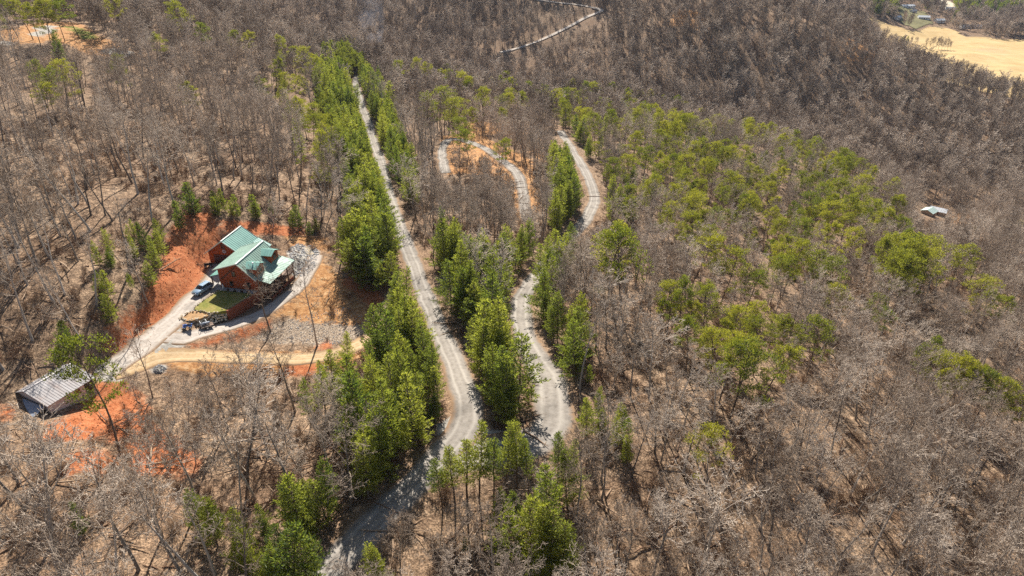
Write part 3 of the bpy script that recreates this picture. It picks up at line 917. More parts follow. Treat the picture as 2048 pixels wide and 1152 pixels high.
VCLEAR2 = [tuple(at_z(px, py, -147.0)[:2]) for px, py in [(1870,-5),(1905,5),(1915,22),(1885,18)]]
_VH = [(*at_z(px, py, -147.4)[:2], w) for px, py, w in ((1812,25,20),(1846,40,15),(1879,42,12),(1944,50,26),(1901,21,14),(1794,44,9),(1824,32,9))]
def by_house(x, y):
    """true where a tree would stand against a valley house or in the open ground before it"""
    return any(-78 < y - hy < 9 and abs(x - hx * y / hy) < w / 2 + 2.5 for hx, hy, w in _VH)
def scatter(x0, x1, y0, y1, cell, dens, hl, hh, far, poles=.15):
    gx = np.arange(x0, x1, cell); gy = np.arange(y0, y1, cell)
    X, Y = np.meshgrid(gx, gy, indexing='ij')
    X = (X + RNG.uniform(-.48, .48, X.shape) * cell).ravel(); Y = (Y + RNG.uniform(-.48, .48, Y.shape) * cell).ravel()
    Z = ground(X, Y)
    px, py, d = project(np.c_[X, Y, Z]); px2, py2, _ = project(np.c_[X, Y, Z + 20])
    k = (Y > 15) & (px > -150) & (px < 2200) & (py > -60) & (py2 < 1250)
    k &= RNG.random(len(X)) < dens * np.clip(.45 + 1.1 * vnoise(X / 22, Y / 22, 21), 0, 1)
    for P in CLEAR + [FIELD, VCLEAR, VCLEAR2]:
        k &= ~inside(P, X, Y)
    X, Y, Z = X[k], Y[k], Z[k]
    # drop what stands wholly behind a hill
    f = np.linspace(.1, .985, 70)[None]
    lx = X[:, None] * f; ly = Y[:, None] * f; lz = CAMZ + (Z[:, None] + 24 - CAMZ) * f
    vis = ((lz + 3 - ground(lx, ly)) > 0).all(1)
    X, Y = X[vis], Y[vis]
    D = np.full(len(X), 1e9)
    for L, hw in _RL:
        for q in range(0, len(X), 3000):
            D[q:q + 3000] = np.minimum(D[q:q + 3000], np.hypot(X[q:q + 3000, None] - L[None, :, 0], Y[q:q + 3000, None] - L[None, :, 1]).min(1) - hw)
    pin = np.array([(t[0], t[1]) for t in TREES[:N_PINES]])
    RND = np.array([i for i, t in enumerate(TREES[:N_PINES]) if t[2] in IR])
    for x, y, dd in zip(X, Y, D):
        if dd < 1.6: continue
        if y < 420:
            dp_ = np.hypot(pin[:, 0] - x, pin[:, 1] - y)
            if dp_.min() < 2.6: continue
            # leave the round pines their room, and the view on to them
            rr_ = np.hypot(pin[RND, 0] - x, (pin[RND, 1] - y - 2.5) * .7)
            if len(RND) and rr_.min() < 4.2: continue
        if y > 560 and by_house(x, y): continue
        H = rt.uniform(hl, hh)
        small = rt.random() < .2
        if small: H = rt.uniform(4.5, 9)
        if y < 720:
            nb_ = blocks(x, y, float(ground(x, y)), H)
            if nb_ > 0:
                for H in (9, 7, 5, 3.5):
                    H *= rt.uniform(.8, 1.1); small = True
                    if blocks(x, y, float(ground(x, y)), H) == 0: break
                else: continue
        add_tree(x, y, IF if far else IS if small else IP if rt.random() < poles else IB, H, rt)
scatter(-330, -25, 20, 330, 5.6, .92, 15, 21.5, False, .68)
scatter(-25, 330, 20, 330, 4.3, .98, 10.5, 16.5, False)
scatter(-420, 480, 330, 480, 5.0, 1.0, 11, 18, True)
scatter(-560, 640, 480, 900, 6.2, 1.0, 10, 20, True)
scatter(350, 900, 900, 1350, 8.0, .95, 14, 20, True)
# evergreens of the far valley
for poly, n_, k_ in (([(1690,-5),(1790,0),(1790,40),(1745,44),(1700,22)], 190, IW), ([(1905,-8),(2060,-8),(2060,18),(1990,35),(1915,28)], 330, IW), ([(1835,-5),(1870,0),(1865,25),(1840,20)], 26, IW)):
    P_ = [tuple(at_z(px, py, -146.0)[:2]) for px, py in poly]
    xs = [p[0] for p in P_]; ys = [p[1] for p in P_]
    while n_ > 0:
        x, y = rt.uniform(min(xs), max(xs)), rt.uniform(min(ys), max(ys))
        if inside(P_, np.array([x]), np.array([y]))[0] and (not by_house(x, y) or rt.random() < .03):
            add_tree(x, y, k_, rt.uniform(14, 20), rt); n_ -= 1
for px, py, H, g in [(1780,62,9,IW),(1788,62,10,IW),(1807,74,8,IW),(1816,75,9,IW),(1852,92,12,IF),(1860,95,13,IF),(1866,92,14,IF),(1872,94,13,IF),(1878,93,14,IF),(1884,95,12,IF),(1890,94,13,IF),(1896,95,11,IF),(1902,94,10,IF),(1825,76,9,IF),(1834,77,9,IF),
                     (1800,48,10,IF),(1815,52,9,IF),(1835,55,9,IF),(1855,50,9,IF),(1890,46,14,IF),(1870,46,12,IW),(1905,42,15,IW),(1860,46,12,IF)]:
    p_ = at_z(px, py, -147.2)
    if not by_house(p_[0], p_[1]): add_tree(p_[0], p_[1], g, H, rt)
for k_ in range(90):
    f_ = rt.random(); p_ = at_z(1900 + 160 * f_, 52 + 13 * f_ + rt.uniform(-5, 1), -147.2); add_tree(p_[0], p_[1], IF, rt.uniform(6, 10) + 10 * max(0, f_ - .3), rt)
print('trees', len(TREES))

TR = np.array(TREES)
TRZ = ground(TR[:, 0], TR[:, 1])
TPX, TPY, TD = project(np.c_[TR[:, 0], TR[:, 1], TRZ + np.array([PROTOS[int(k)].H for k in TR[:, 2]]) * TR[:, 3] * .55])
TSIZE = np.array([PROTOS[int(k)].H for k in TR[:, 2]]) * TR[:, 3] / TD
TSIZE[(TPX < 0) | (TPX > 2048) | (TPY < 0) | (TPY > 1152)] *= .02
ANCH = [(60,30,'by the top left clearing'),(200,60,'beside the top left clearing'),(350,40,'at the top left ridge'),(560,60,'on the far ridge left of the road'),(80,170,'below the top left clearing'),(250,170,'high on the left hillside'),
 (420,170,'on the upper left hillside'),(560,200,'on the hillside left of the pine strip'),(60,330,'on the left edge slope'),(200,330,'on the leafy left slope'),(350,320,'on the slope above the red bank'),(500,330,'on the slope behind the garage'),
 (620,330,'beside the long pine strip'),(700,250,'in the pine strip along the straight road'),(730,450,'at the lower end of the pine strip'),(60,520,'at the left edge above the shed'),(200,520,'left of the red clay bank'),(300,490,'along the red clay bank'),(480,400,'in the row behind the garage'),
 (60,670,'on the slope above the shed'),(200,630,'left of the driveway'),(60,860,'below the shed'),(230,860,'on the red soil beside the shed'),(400,850,'below the clay track'),(560,820,'under the middle of the clay track'),
 (640,760,'where the clay track bends'),(600,620,'in the cleared slope below the cabin'),(60,1050,'in the lower left corner'),(220,1050,'at the bottom left'),(400,1050,'on the lower left slope'),(560,1060,'above the lower road bend'),(690,950,'left of the lower road'),
 (820,680,'in the pine wedge left of the road'),(780,830,'in the pine block by the clay track'),(920,600,'at the top of the road island'),(980,720,'in the road island'),(1000,790,'at the tip of the road island'),(930,490,'in the pine belt above the island'),(1050,520,'in the pine belt beside the loop'),
 (770,200,'right of the far straight road'),(820,340,'right of the straight road'),(900,220,'around the inner loop'),(880,400,'inside the fork of the roads'),(1000,400,'beside the inner gravel loop'),(1130,380,'left of the right hand road'),(1200,330,'right of the right hand road'),
 (1110,640,'at the right side of the loop bend'),(1240,520,'on the slope right of the loop'),(960,920,'in front of the hairpin'),(1100,920,'below the loop bend'),(880,1050,'beside the lower road'),(1060,1060,'in the bottom centre clump'),(1240,800,'right of the hairpin'),(1240,1000,'right of the bottom centre'),
 (1060,200,'on the spur crest beyond the loop'),(1250,200,'along the spur crest'),(1400,260,'at the end of the spur crest'),(1330,340,'on the upper right spur'),(1480,340,'above the green mound'),(1390,480,'in the middle of the right slope'),(1580,480,'left of the olive pine mass'),(1680,400,'on the round green mound'),
 (1820,510,'in the olive pine mass'),(1960,560,'at the right edge below the farm'),(1390,620,'in the right hand pine cluster'),(1490,700,'in the tall pine cluster'),(1620,640,'right of the tall pine cluster'),(1760,620,'on the middle right slope'),(1940,760,'in the bright strip at the right edge'),
 (1380,860,'around the lone round pine'),(1540,860,'on the lower right slope'),(1700,860,'below the bright right strip'),(1880,900,'at the right edge slope'),(1400,1050,'at the bottom right of centre'),(1560,1050,'on the bottom right slope'),(1730,1050,'near the bottom right'),(1920,1060,'in the bottom right corner'),(1900,400,'by the valley farm')]
ORD = ['leftmost', 'second', 'third', 'fourth', 'fifth', 'sixth', 'seventh', 'eighth', 'ninth', 'tenth', 'eleventh', 'twelfth', 'thirteenth', 'fourteenth', 'fifteenth']
BPX, BPY, _bd = project(np.c_[TR[:, 0], TR[:, 1], TRZ])
LABEL = {}
def make_labels(solo):
    sets = {}
    for kd, ids in solo.items():
        for i in ids:
            H = PROTOS[int(TR[i, 2])].H * TR[i, 3]
            cx, cy = (TPX[i], TPY[i])
            a = min(ANCH, key=lambda q: (q[0] - cx) ** 2 + (1.2 * (q[1] - cy)) ** 2)[2]
            if kd == 'bare':
                k = ('tall bare trees' if H > 15.5 else 'bare trees' if H > 10.5 else 'bare saplings')
            elif kd == 'white':
                k = ('tall green pines' if H > 11.5 else 'green pines' if H > 7.5 else 'young pines')
            else:
                k = 'round topped pines'
            sets.setdefault((k, a, kd), []).append(i)
    for (k, a, kd), ids in sets.items():
        ids.sort(key=lambda i: TPX[i])
        n = len(ids)
        one = {'tall bare trees': 'tall bare grey tree', 'bare trees': 'bare grey brown tree', 'bare saplings': 'thin bare sapling', 'tall green pines': 'tall green pine', 'green pines': 'green cone shaped pine', 'young pines': 'young bushy pine', 'round topped pines': 'round topped olive green pine'}[k]
        for q, i in enumerate(ids):
            if n == 1: lab = one + ' ' + a
            elif q == 0: lab = 'leftmost of the ' + k + ' ' + a
            elif q == n - 1: lab = 'rightmost of the ' + k + ' ' + a
            elif q <= (n - 1) / 2: lab = ORD[min(q, 14)] + ' from left of the ' + k + ' ' + a
            else: lab = ORD[min(n - 1 - q, 14)] + ' from right of the ' + k + ' ' + a
            LABEL[i] = (lab, 'tree' if kd == 'bare' else 'pine tree', k + ' ' + a)
    for i, (lab, c) in SPECIAL.items():
        if i in LABEL: LABEL[i] = (lab, c, None)
def tree_label(i, kd):
    return LABEL[i]

KIND = [PROTOS[int(k)].kind for k in TR[:, 2]]
SOLO = {}
_pn = sorted([i for i in range(len(TR)) if KIND[i] != "bare"], key=lambda i: -TSIZE[i])[:297]
_pn = set(_pn) | set(SPECIAL)
TSIZE[list(SPECIAL)] = 9
for kd in ('bare', 'white', 'round'):
    ids = [i for i in range(len(TR)) if KIND[i] == kd]
    ids.sort(key=lambda i: -TSIZE[i])
    SOLO[kd] = [i for i in ids[:300] if (kd == 'bare' or i in _pn) and TSIZE[i] > .002 and 0 < TPX[i] < 2048 and 0 < TPY[i] < 1152]
NAME = {'bare': 'bare_tree', 'white': 'pine_tree', 'round': 'pine_tree'}
def plant(i, label, cat, group):
    pr = PROTOS[int(TR[i, 2])]
    e = empty(NAME[pr.kind], (TR[i, 0], TR[i, 1], TRZ[i] - .05), TR[i, 4])
    e.scale = (TR[i, 3] * TR[i, 5], TR[i, 3] * TR[i, 5], TR[i, 3])
    e.rotation_euler = (TR[i, 6], TR[i, 7], TR[i, 4])
    tag(e, label, cat, group)
    for nm, me in (('trunk', pr.trunk), ('crown', pr.crown)):
        o = bpy.data.objects.new(nm, me); COL.objects.link(o); o.parent = e
    return e
solo_all = set()
make_labels(SOLO)
for kd in ('bare', 'white', 'round'):
    for i in SOLO[kd]:
        solo_all.add(i)
        plant(i, *tree_label(i, kd))
def woodland(name, ids, label, cat):
    ids = np.array(ids)
    ks = sorted(set(int(k) for k in TR[ids, 2]))
    instance_field(name, np.c_[TR[ids, 0], TR[ids, 1], TRZ[ids] - .1], TR[ids, 3][:, None] * np.c_[TR[ids, 5], TR[ids, 5], np.ones(len(ids))], np.c_[TR[ids, 6], TR[ids, 7], TR[ids, 4]], [ks.index(int(k)) for k in TR[ids, 2]], [PROTOS[k].all for k in ks], label, cat)
def instance_field(name, pos, scl, rot, idx, meshes, label, cat):
    coll = bpy.data.collections.new(name + '_kinds')
    for q, m_ in enumerate(meshes):
        coll.objects.link(bpy.data.objects.new('%02d_kind' % q, m_))
    me = bpy.data.meshes.new(name)
    me.vertices.add(len(pos))
    me.vertices.foreach_set('co', np.asarray(pos, np.float32).ravel())
    for nm_, dt_ in (('scl', scl), ('rot', rot)):
        a = me.attributes.new(nm_, 'FLOAT_VECTOR', 'POINT'); a.data.foreach_set('vector', np.asarray(dt_, np.float32).ravel())
    a = me.attributes.new('idx', 'INT', 'POINT'); a.data.foreach_set('value', np.asarray(idx, np.int32))
    o = link(name, me)
    ng = bpy.data.node_groups.new(name, 'GeometryNodeTree')
    ng.interface.new_socket('Geometry', in_out='INPUT', socket_type='NodeSocketGeometry')
    ng.interface.new_socket('Geometry', in_out='OUTPUT', socket_type='NodeSocketGeometry')
    gi = ng.nodes.new('NodeGroupInput'); go = ng.nodes.new('NodeGroupOutput')
    ip = ng.nodes.new('GeometryNodeInstanceOnPoints'); ci = ng.nodes.new('GeometryNodeCollectionInfo')
    ci.inputs['Collection'].default_value = coll
    ci.inputs['Separate Children'].default_value = True
    ci.inputs['Reset Children'].default_value = True
    def na(nm, tp):
        n = ng.nodes.new('GeometryNodeInputNamedAttribute'); n.data_type = tp; n.inputs['Name'].default_value = nm
        return n.outputs['Attribute']
    e2r = ng.nodes.new('FunctionNodeEulerToRotation')
    ng.links.new(na('rot', 'FLOAT_VECTOR'), e2r.inputs[0])
    ng.links.new(gi.outputs[0], ip.inputs['Points'])
    ng.links.new(ci.outputs[0], ip.inputs['Instance'])
    ip.inputs['Pick Instance'].default_value = True
    ng.links.new(na('idx', 'INT'), ip.inputs['Instance Index'])
    ng.links.new(e2r.outputs[0], ip.inputs['Rotation'])
    ng.links.new(na('scl', 'FLOAT_VECTOR'), ip.inputs['Scale'])
    ng.links.new(ip.outputs[0], go.inputs[0])
    md = o.modifiers.new('planting', 'NODES'); md.node_group = ng
    tag(o, label, cat, kind='stuff')
rest = [i for i in range(len(TR)) if i not in solo_all]
woodland('bare_woodland', [i for i in rest if KIND[i] == 'bare'], 'dense leafless grey brown woodland covering the far slopes', 'woodland')
_pr = [i for i in rest if KIND[i] != 'bare']
if _pr:
    woodland('pine_woodland', _pr, 'distant green pines scattered through the leafless woodland', 'woodland')
# low leafless brush under the trees and over the cleared ground
def brush_mesh(seed, r, h, n):
    rnd = random.Random(seed); t = Tubes()
    for i in range(n):
        a = rnd.random() * 6.283; e = rnd.uniform(.35, 1.45); l = rnd.uniform(.5, 1)
        p0 = (rnd.gauss(0, r * .25), rnd.gauss(0, r * .25), -.1)
        p1 = (p0[0] + math.cos(a) * math.cos(e) * r * l, p0[1] + math.sin(a) * math.cos(e) * r * l, h * l * math.sin(e))
        m_ = ((p0[0] + p1[0]) * .5 + rnd.gauss(0, .07), (p0[1] + p1[1]) * .5 + rnd.gauss(0, .07), p1[2] * .6)
        t.tube([p0, m_, p1], [.026, .018, .010], 3)
        for k in range(4):
            t.tube([m_, (p1[0] + rnd.gauss(0, .3), p1[1] + rnd.gauss(0, .3), max(.05, p1[2] + rnd.gauss(0, .2)))], [.014, .008], 3)
    return quick_mesh('brush', t.V, t.F)
M_BRUSH = m_bark('brush_twigs', (.16, .085, .05), (.42, .30, .20))
def deadfall_mesh(seed):
    rnd = random.Random(seed); t = Tubes()
    for i in range(3):
        a = rnd.random() * 6.283; l = rnd.uniform(2.5, 6); x, y = rnd.gauss(0, .8), rnd.gauss(0, .8)
        p = [(x + math.cos(a) * l * f + rnd.gauss(0, .1), y + math.sin(a) * l * f + rnd.gauss(0, .1), .12 + .25 * rnd.random() * f) for f in (0, .35, .7, 1)]
        t.tube(p, [.13, .11, .08, .03], 5)
        for k in range(5):
            q = p[rnd.choice((1, 2))]; b = a + rnd.choice((-1, 1)) * rnd.uniform(.4, 1.2); m = rnd.uniform(.6, 1.8)
            t.tube([q, (q[0] + math.cos(b) * m, q[1] + math.sin(b) * m, q[2] + rnd.uniform(0, .6))], [.045, .012], 3)
    return quick_mesh('deadfall', t.V, t.F)
BR = [brush_mesh(61, 1.3, 1.9, 26), brush_mesh(62, 1.6, 1.3, 30), brush_mesh(63, .9, 2.4, 20), deadfall_mesh(64), brush_mesh(65, 1.1, 3.0, 22)]
for me_ in BR: me_.materials.append(M_BRUSH)
def plant_brush():
    n = 24000
    X = RNG.uniform(-150, 190, n); Y = RNG.uniform(30, 250, n); Z = ground(X, Y)
    px, py, d = project(np.c_[X, Y, Z])
    k = (px > -60) & (px < 2110) & (py > 0) & (py < 1250) & (RNG.random(n) < np.clip(1.5 * vnoise(X / 9, Y / 9, 31) - .1, 0, 1))
    hv = [house_xy(-9.5, -16), house_xy(14, -16), house_xy(14, 18), house_xy(-9.5, 18)]
    k &= ~inside(hv, X, Y) & ~inside([(-80, 78), (-64, 78), (-64, 97), (-80, 97)], X, Y)
    D = np.full(n, 1e9)
    for L, hw in _RL:
        for q in range(0, n, 3000):
            D[q:q + 3000] = np.minimum(D[q:q + 3000], np.hypot(X[q:q + 3000, None] - L[None, :, 0], Y[q:q + 3000, None] - L[None, :, 1]).min(1) - hw)
    k &= D > .8
    thin = inside(CLEAR[0], X, Y) & (RNG.random(n) < .88)
    k &= ~thin
    return X[k], Y[k], Z[k]
_bx, _by, _bz = plant_brush()
instance_field('underbrush', np.c_[_bx, _by, _bz], RNG.uniform(.3, 1.15, len(_bx))[:, None] * np.ones(3), np.c_[np.zeros(len(_bx)), np.zeros(len(_bx)), RNG.uniform(0, 6.28, len(_bx))], RNG.integers(0, len(BR), len(_bx)), BR, 'low leafless brown brush growing between the trees', 'brush')
# ------------------------------------------------------------------ buildings
class MB:
    """collects polygons; build() links them as one mesh"""
    def __init__(s):
        s.V = []; s.F = []
    def poly(s, *pts):
        b = len(s.V); s.V += [tuple(p) for p in pts]; s.F.append(tuple(range(b, b + len(pts))))
        return s
    def hexa(s, b4, t4):
        """solid from 4 bottom and 4 top points (same winding, counter-clockwise from above)"""
        o = len(s.V); s.V += [tuple(p) for p in b4] + [tuple(p) for p in t4]
        s.F += [(o + 3, o + 2, o + 1, o), (o + 4, o + 5, o + 6, o + 7)] + [(o + i, o + (i + 1) % 4, o + 4 + (i + 1) % 4, o + 4 + i) for i in range(4)]
        return s
    def box(s, x0, x1, y0, y1, z0, z1):
        return s.hexa([(x0, y0, z0), (x1, y0, z0), (x1, y1, z0), (x0, y1, z0)], [(x0, y0, z1), (x1, y0, z1), (x1, y1, z1), (x0, y1, z1)])
    def slab(s, q, t):
        """thick sheet under the quad q (counter-clockwise from above)"""
        q = [Vector(p) for p in q]
        n = (q[1] - q[0]).cross(q[2] - q[0]).normalized()
        return s.hexa([p - n * t for p in q], q)
    def bar(s, a, b, w, h=None):
        a = Vector(a); b = Vector(b); h = h or w
        d = (b - a).normalized()
        u = d.cross(Vector((0, 0, 1)))
        u = u.normalized() if u.length > 1e-3 else Vector((1, 0, 0))
        v = u.cross(d).normalized()
        q = [(-1, -1), (1, -1), (1, 1), (-1, 1)]
        A = [a + u * (x * w / 2) + v * (y * h / 2) for x, y in q]; B = [b + u * (x * w / 2) + v * (y * h / 2) for x, y in q]
        return s.hexa(A, B)
    def ring(s, P, k_rad, sides=8):
        t = Tubes(); t.tube(P, k_rad, sides)
        o = len(s.V); s.V += t.V; s.F += [tuple(i + o for i in f) for f in t.F]
        n = len(P)
        s.F.append(tuple(o + i for i in range(sides))[::-1]); s.F.append(tuple(o + (n - 1) * sides + i for i in range(sides)))
        return s
    def build(s, name, m, parent=None, smooth=False, bevel=0.0):
        me = bpy.data.meshes.new(name)
        me.from_pydata(s.V, [], s.F)
        bm = bmesh.new(); bm.from_mesh(me)
        bmesh.ops.recalc_face_normals(bm, faces=bm.faces)
        bm.to_mesh(me); bm.free()
        if smooth: me.polygons.foreach_set('use_smooth', np.ones(len(me.polygons), bool))
        o = link(name, me, parent, [m])
        if bevel:
            md = o.modifiers.new('edge', 'BEVEL'); md.width = bevel; md.segments = 2; md.limit_method = 'ANGLE'
        return o
def m_metal_roof(name, c, rough=.38, spec=.5, axis_y=True, metallic=.0, pitch=.42):
    m, nt, out = mat(name)
    tc = nt.nodes.new('ShaderNodeTexCoord')
    n1 = noise(nt, .6, 4, .7, tc.outputs['Object'])
    col = ramp(nt, [(.3, [k * .86 for k in c]), (.7, [min(1, k * 1.1) for k in c])], n1).outputs[0]
    rg = ramp(nt, [(.3, rough * .8), (.7, rough * 1.3)], n1).outputs[0]
    bsdf(nt, out, col, rg, spec, metallic=metallic)
    return m
def m_logs(name, c):
    m, nt, out = mat(name)
    tc = nt.nodes.new('ShaderNodeTexCoord')
    mp = nt.nodes.new('ShaderNodeMapping'); mp.inputs['Scale'].default_value = (.5, .5, 6)
    nt.links.new(tc.outputs['Object'], mp.inputs['Vector'])
    n1 = noise(nt, 1.5, 4, .7, mp.outputs[0])
    col = ramp(nt, [(.25, [k * .62 for k in c]), (.5, c), (.8, [min(1, k * 1.3) for k in c])], n1).outputs[0]
    bsdf(nt, out, col, .6, .3)
    return m
M_ROOF = m_metal_roof('green_metal_roof', (.28, .40, .32), .6, .25)
M_ROOF2 = m_metal_roof('green_metal_roof_garage', (.17, .36, .30), .5, .35)
M_TRIM = simple('pale_trim', (.62, .66, .58), .5)
M_LOG = m_logs('red_log_siding', (.36, .085, .028))
M_LOGG = m_logs('orange_log_siding', (.42, .10, .028))
M_WOOD = m_logs('dark_stained_timber', (.10, .05, .03))
M_DECK = simple('deck_boards', (.20, .12, .075), .7, vary=.3)
M_GLASS = simple('window_glass', (.02, .025, .03), .08, .6)
M_FRAME = simple('window_frame', (.16, .07, .035), .5)
M_CONC = simple('concrete', (.40, .38, .35), .9, .2, vary=.15, scale=2)
M_BLOCK = simple('brown_block', (.26, .085, .045), .85, .2, vary=.25, scale=2.5)
M_WHITE = simple('white_paint', (.80, .80, .78), .5)
M_GDOOR = simple('garage_door_brown', (.10, .045, .04), .5)
M_STEEL = simple('galvanised_steel', (.55, .56, .57), .35, .5, metallic=.7)
M_BLACK = simple('black_rubber', (.015, .015, .016), .7)
M_STONE = simple('field_stone', (.62, .52, .38), .9, .2, vary=.45, scale=1.3)
M_GREY_STONE = simple('grey_rubble_stone', (.42, .41, .40), .9, .2, vary=.4, scale=1.5)
M_LAWN = None
def log_wall(name, prof, along, m, parent, course=.30, bulge=.05):
    """courses of half-round logs; prof(h) -> (start, end) at height h; along(s, off, h) -> local point"""
    b = MB(); h = prof.h0
    while h < prof.h1 - .02:
        h2 = min(h + course, prof.h1)
        a0, a1 = prof(h); c0, c1 = prof(h2)
        if a1 - a0 > .05:
            rows = [(h, 0.0, a0, a1), (h + (h2 - h) * .25, bulge, a0 + (c0 - a0) * .25, a1 + (c1 - a1) * .25), (h + (h2 - h) * .75, bulge, a0 + (c0 - a0) * .75, a1 + (c1 - a1) * .75), (h2, 0.0, c0, c1)]
            for (ha, oa, s0, s1), (hb, ob, r0, r1) in zip(rows[:-1], rows[1:]):
                b.poly(along(s0, oa, ha), along(s1, oa, ha), along(r1, ob, hb), along(r0, ob, hb))
            b.poly(along(rows[0][2], -.2, h), along(rows[0][3], -.2, h), along(rows[3][3], -.2, h2), along(rows[3][2], -.2, h2))
        h = h2
    return b.build(name, m, parent)
class Prof:
    def __init__(s, pts, h0, h1):
        s.pts = pts; s.h0 = h0; s.h1 = h1
    def __call__(s, h):
        xs = []
        n = len(s.pts)
        for i in range(n):
            (x0, z0), (x1, z1) = s.pts[i], s.pts[(i + 1) % n]
            if z0 != z1 and min(z0, z1) - 1e-6 <= h <= max(z0, z1) + 1e-6:
                xs.append(x0 + (x1 - x0) * (h - z0) / (z1 - z0))
        return (min(xs), max(xs)) if xs else (0, 0)
def roof_panel(name, q, m, parent, seam=.6, t=.14):
    """sheet-metal slope: q = (eave a, eave b, ridge b, ridge a) counter-clockwise from above, seams run up the slope"""
    b = MB().slab(q, t)
    q = [Vector(p) for p in q]
    n = (q[1] - q[0]).cross(q[2] - q[0]).normalized()
    L = (q[1] - q[0]).length
    k = max(2, int(L / seam))
    for i in range(k + 1):
        f = min(max(i / k, .006), .994)
        a = q[0].lerp(q[1], f) + n * .012; c = q[3].lerp(q[2], f) + n * .012
        b.bar(a, c, .05, .05)
    return b.build(name, m, parent)
def window(parent, c, u, n, w, h, fm=M_FRAME):
    """window centred at c: u = unit vector along the wall, n = outward normal"""
    c = Vector(c); u = Vector(u); n = Vector(n); z = Vector((0, 0, 1))
    f = MB(); p = MB()
    fw = .09
    for s in (-1, 1):
        f.bar(c + u * s * (w / 2) - z * (h / 2 + fw) + n * .08, c + u * s * (w / 2) + z * (h / 2 + fw) + n * .08, fw, .10)
        f.bar(c - u * (w / 2 - fw / 2) + z * s * h / 2 + n * .08, c + u * (w / 2 - fw / 2) + z * s * h / 2 + n * .08, fw, .10)
    f.bar(c - u * (w / 2 - fw / 2) + n * .085, c + u * (w / 2 - fw / 2) + n * .085, .05, .06)
    f.bar(c - u * (w / 2 + .12) - z * (h / 2 + .09) + n * .12, c + u * (w / 2 + .12) - z * (h / 2 + .09) + n * .12, .16, .05)
    o = f.build('window', fm, parent)
    p.poly(c - u * w / 2 - z * h / 2 + n * .065, c + u * w / 2 - z * h / 2 + n * .065, c + u * w / 2 + z * h / 2 + n * .065, c - u * w / 2 + z * h / 2 + n * .065)
    p.build('pane', M_GLASS, o)
    return o
HX = (H0[0], H0[1], HZ)
def house_empty(name):
    return empty(name, HX, HYAW)

# ---- the log cabin
cabin = house_empty('log_cabin')
tag(cabin, 'red log cabin with pale green metal roof, two dormers and a covered side porch', 'house')
W, D, RX, RH, LE, RE = 8.7, 9.2, 5.2, 6.4, 4.55, 2.75
gable = Prof([(0, 0), (W, 0), (W, RE), (RX, RH - .12), (0, LE)], 0, RH - .14)
log_wall('front_wall', gable, lambda s, o, h: (s, -o, h), M_LOG, cabin)
log_wall('back_wall', gable, lambda s, o, h: (s, D + o, h), M_LOG, cabin)
log_wall('side_wall', Prof([(0, 0), (D, 0), (D, LE), (0, LE)], 0, LE), lambda s, o, h: (-o, s, h), M_LOG, cabin)
log_wall('side_wall', Prof([(0, -2.6), (D, -2.6), (D, RE), (0, RE)], -2.6, RE), lambda s, o, h: (W + o, s, h), M_LOG, cabin)
MB().box(.05, W - .05, .05, D - .05, -3.2, .02).build('foundation', M_BLOCK, cabin)
lw = MB().box(5.6, W + .02, -.22, .04, -3.2, -.02).build('basement_wall', M_BLOCK, cabin)
yf, yb = -.9, 10.1
rl = roof_panel('roof', [(-.55, yf, LE - .12), (RX, yf, RH), (RX, yb, RH), (-.55, yb, LE - .12)][::1], M_ROOF, cabin)
# seams of the slopes run down from the ridge
def slope(name, x0, z0, x1, z1, y0, y1, m, parent, seam=.6):
    """slope between ridge line (x0, z0) and eave line (x1, z1), both along y"""
    if x1 > x0: q = [(x1, y0, z1), (x1, y1, z1), (x0, y1, z0), (x0, y0, z0)]
    else: q = [(x1, y1, z1), (x1, y0, z1), (x0, y0, z0), (x0, y1, z0)]
    return roof_panel(name, q, m, parent, seam)
bpy.data.objects.remove(rl)
slope('roof', RX, RH, -.55, LE - .12, yf, yb, M_ROOF, cabin)
slope('roof', RX + .01, RH - .005, 9.0, RE + .05, yf, yb, M_ROOF, cabin)
cap = MB().bar((RX, yf - .03, RH + .05), (RX, yb + .03, RH + .05), .34, .06).build('ridge_cap', M_TRIM, cabin)
t = MB()
for y in (yf - .02, yb + .02):
    t.bar((RX, y, RH - .04), (-.58, y, LE - .16), .05, .22).bar((RX, y, RH - .04), (9.02, y, RE - .0), .05, .22)
t.build('fascia', M_TRIM, cabin)
MB().bar((RX - .1, -.12, RH - .5), (.4, -.12, 1.9), .16, .22).build('gable_brace', M_WOOD, cabin)
slope('porch_roof', 8.75, 2.92, 11.75, 2.2, -.35, 10.6, M_ROOF, cabin)
for wc in ((3.6, 3.5), (2.6, 1.15), (6.6, 1.25)):
    window(cabin, (wc[0], -.02, wc[1]), (1, 0, 0), (0, -1, 0), .72, 1.05)
for yy in (2.2, 5.0, 7.4):
    window(cabin, (W + .02, yy, 1.3), (0, 1, 0), (1, 0, 0), .9, 1.2)
door = MB().box(W + .03, W + .10, 3.2, 4.1, 0, 2.1).build('door', M_FRAME, cabin)
MB().box(W + .10, W + .16, 3.95, 4.02, .95, 1.1).build('handle', M_STEEL, door)
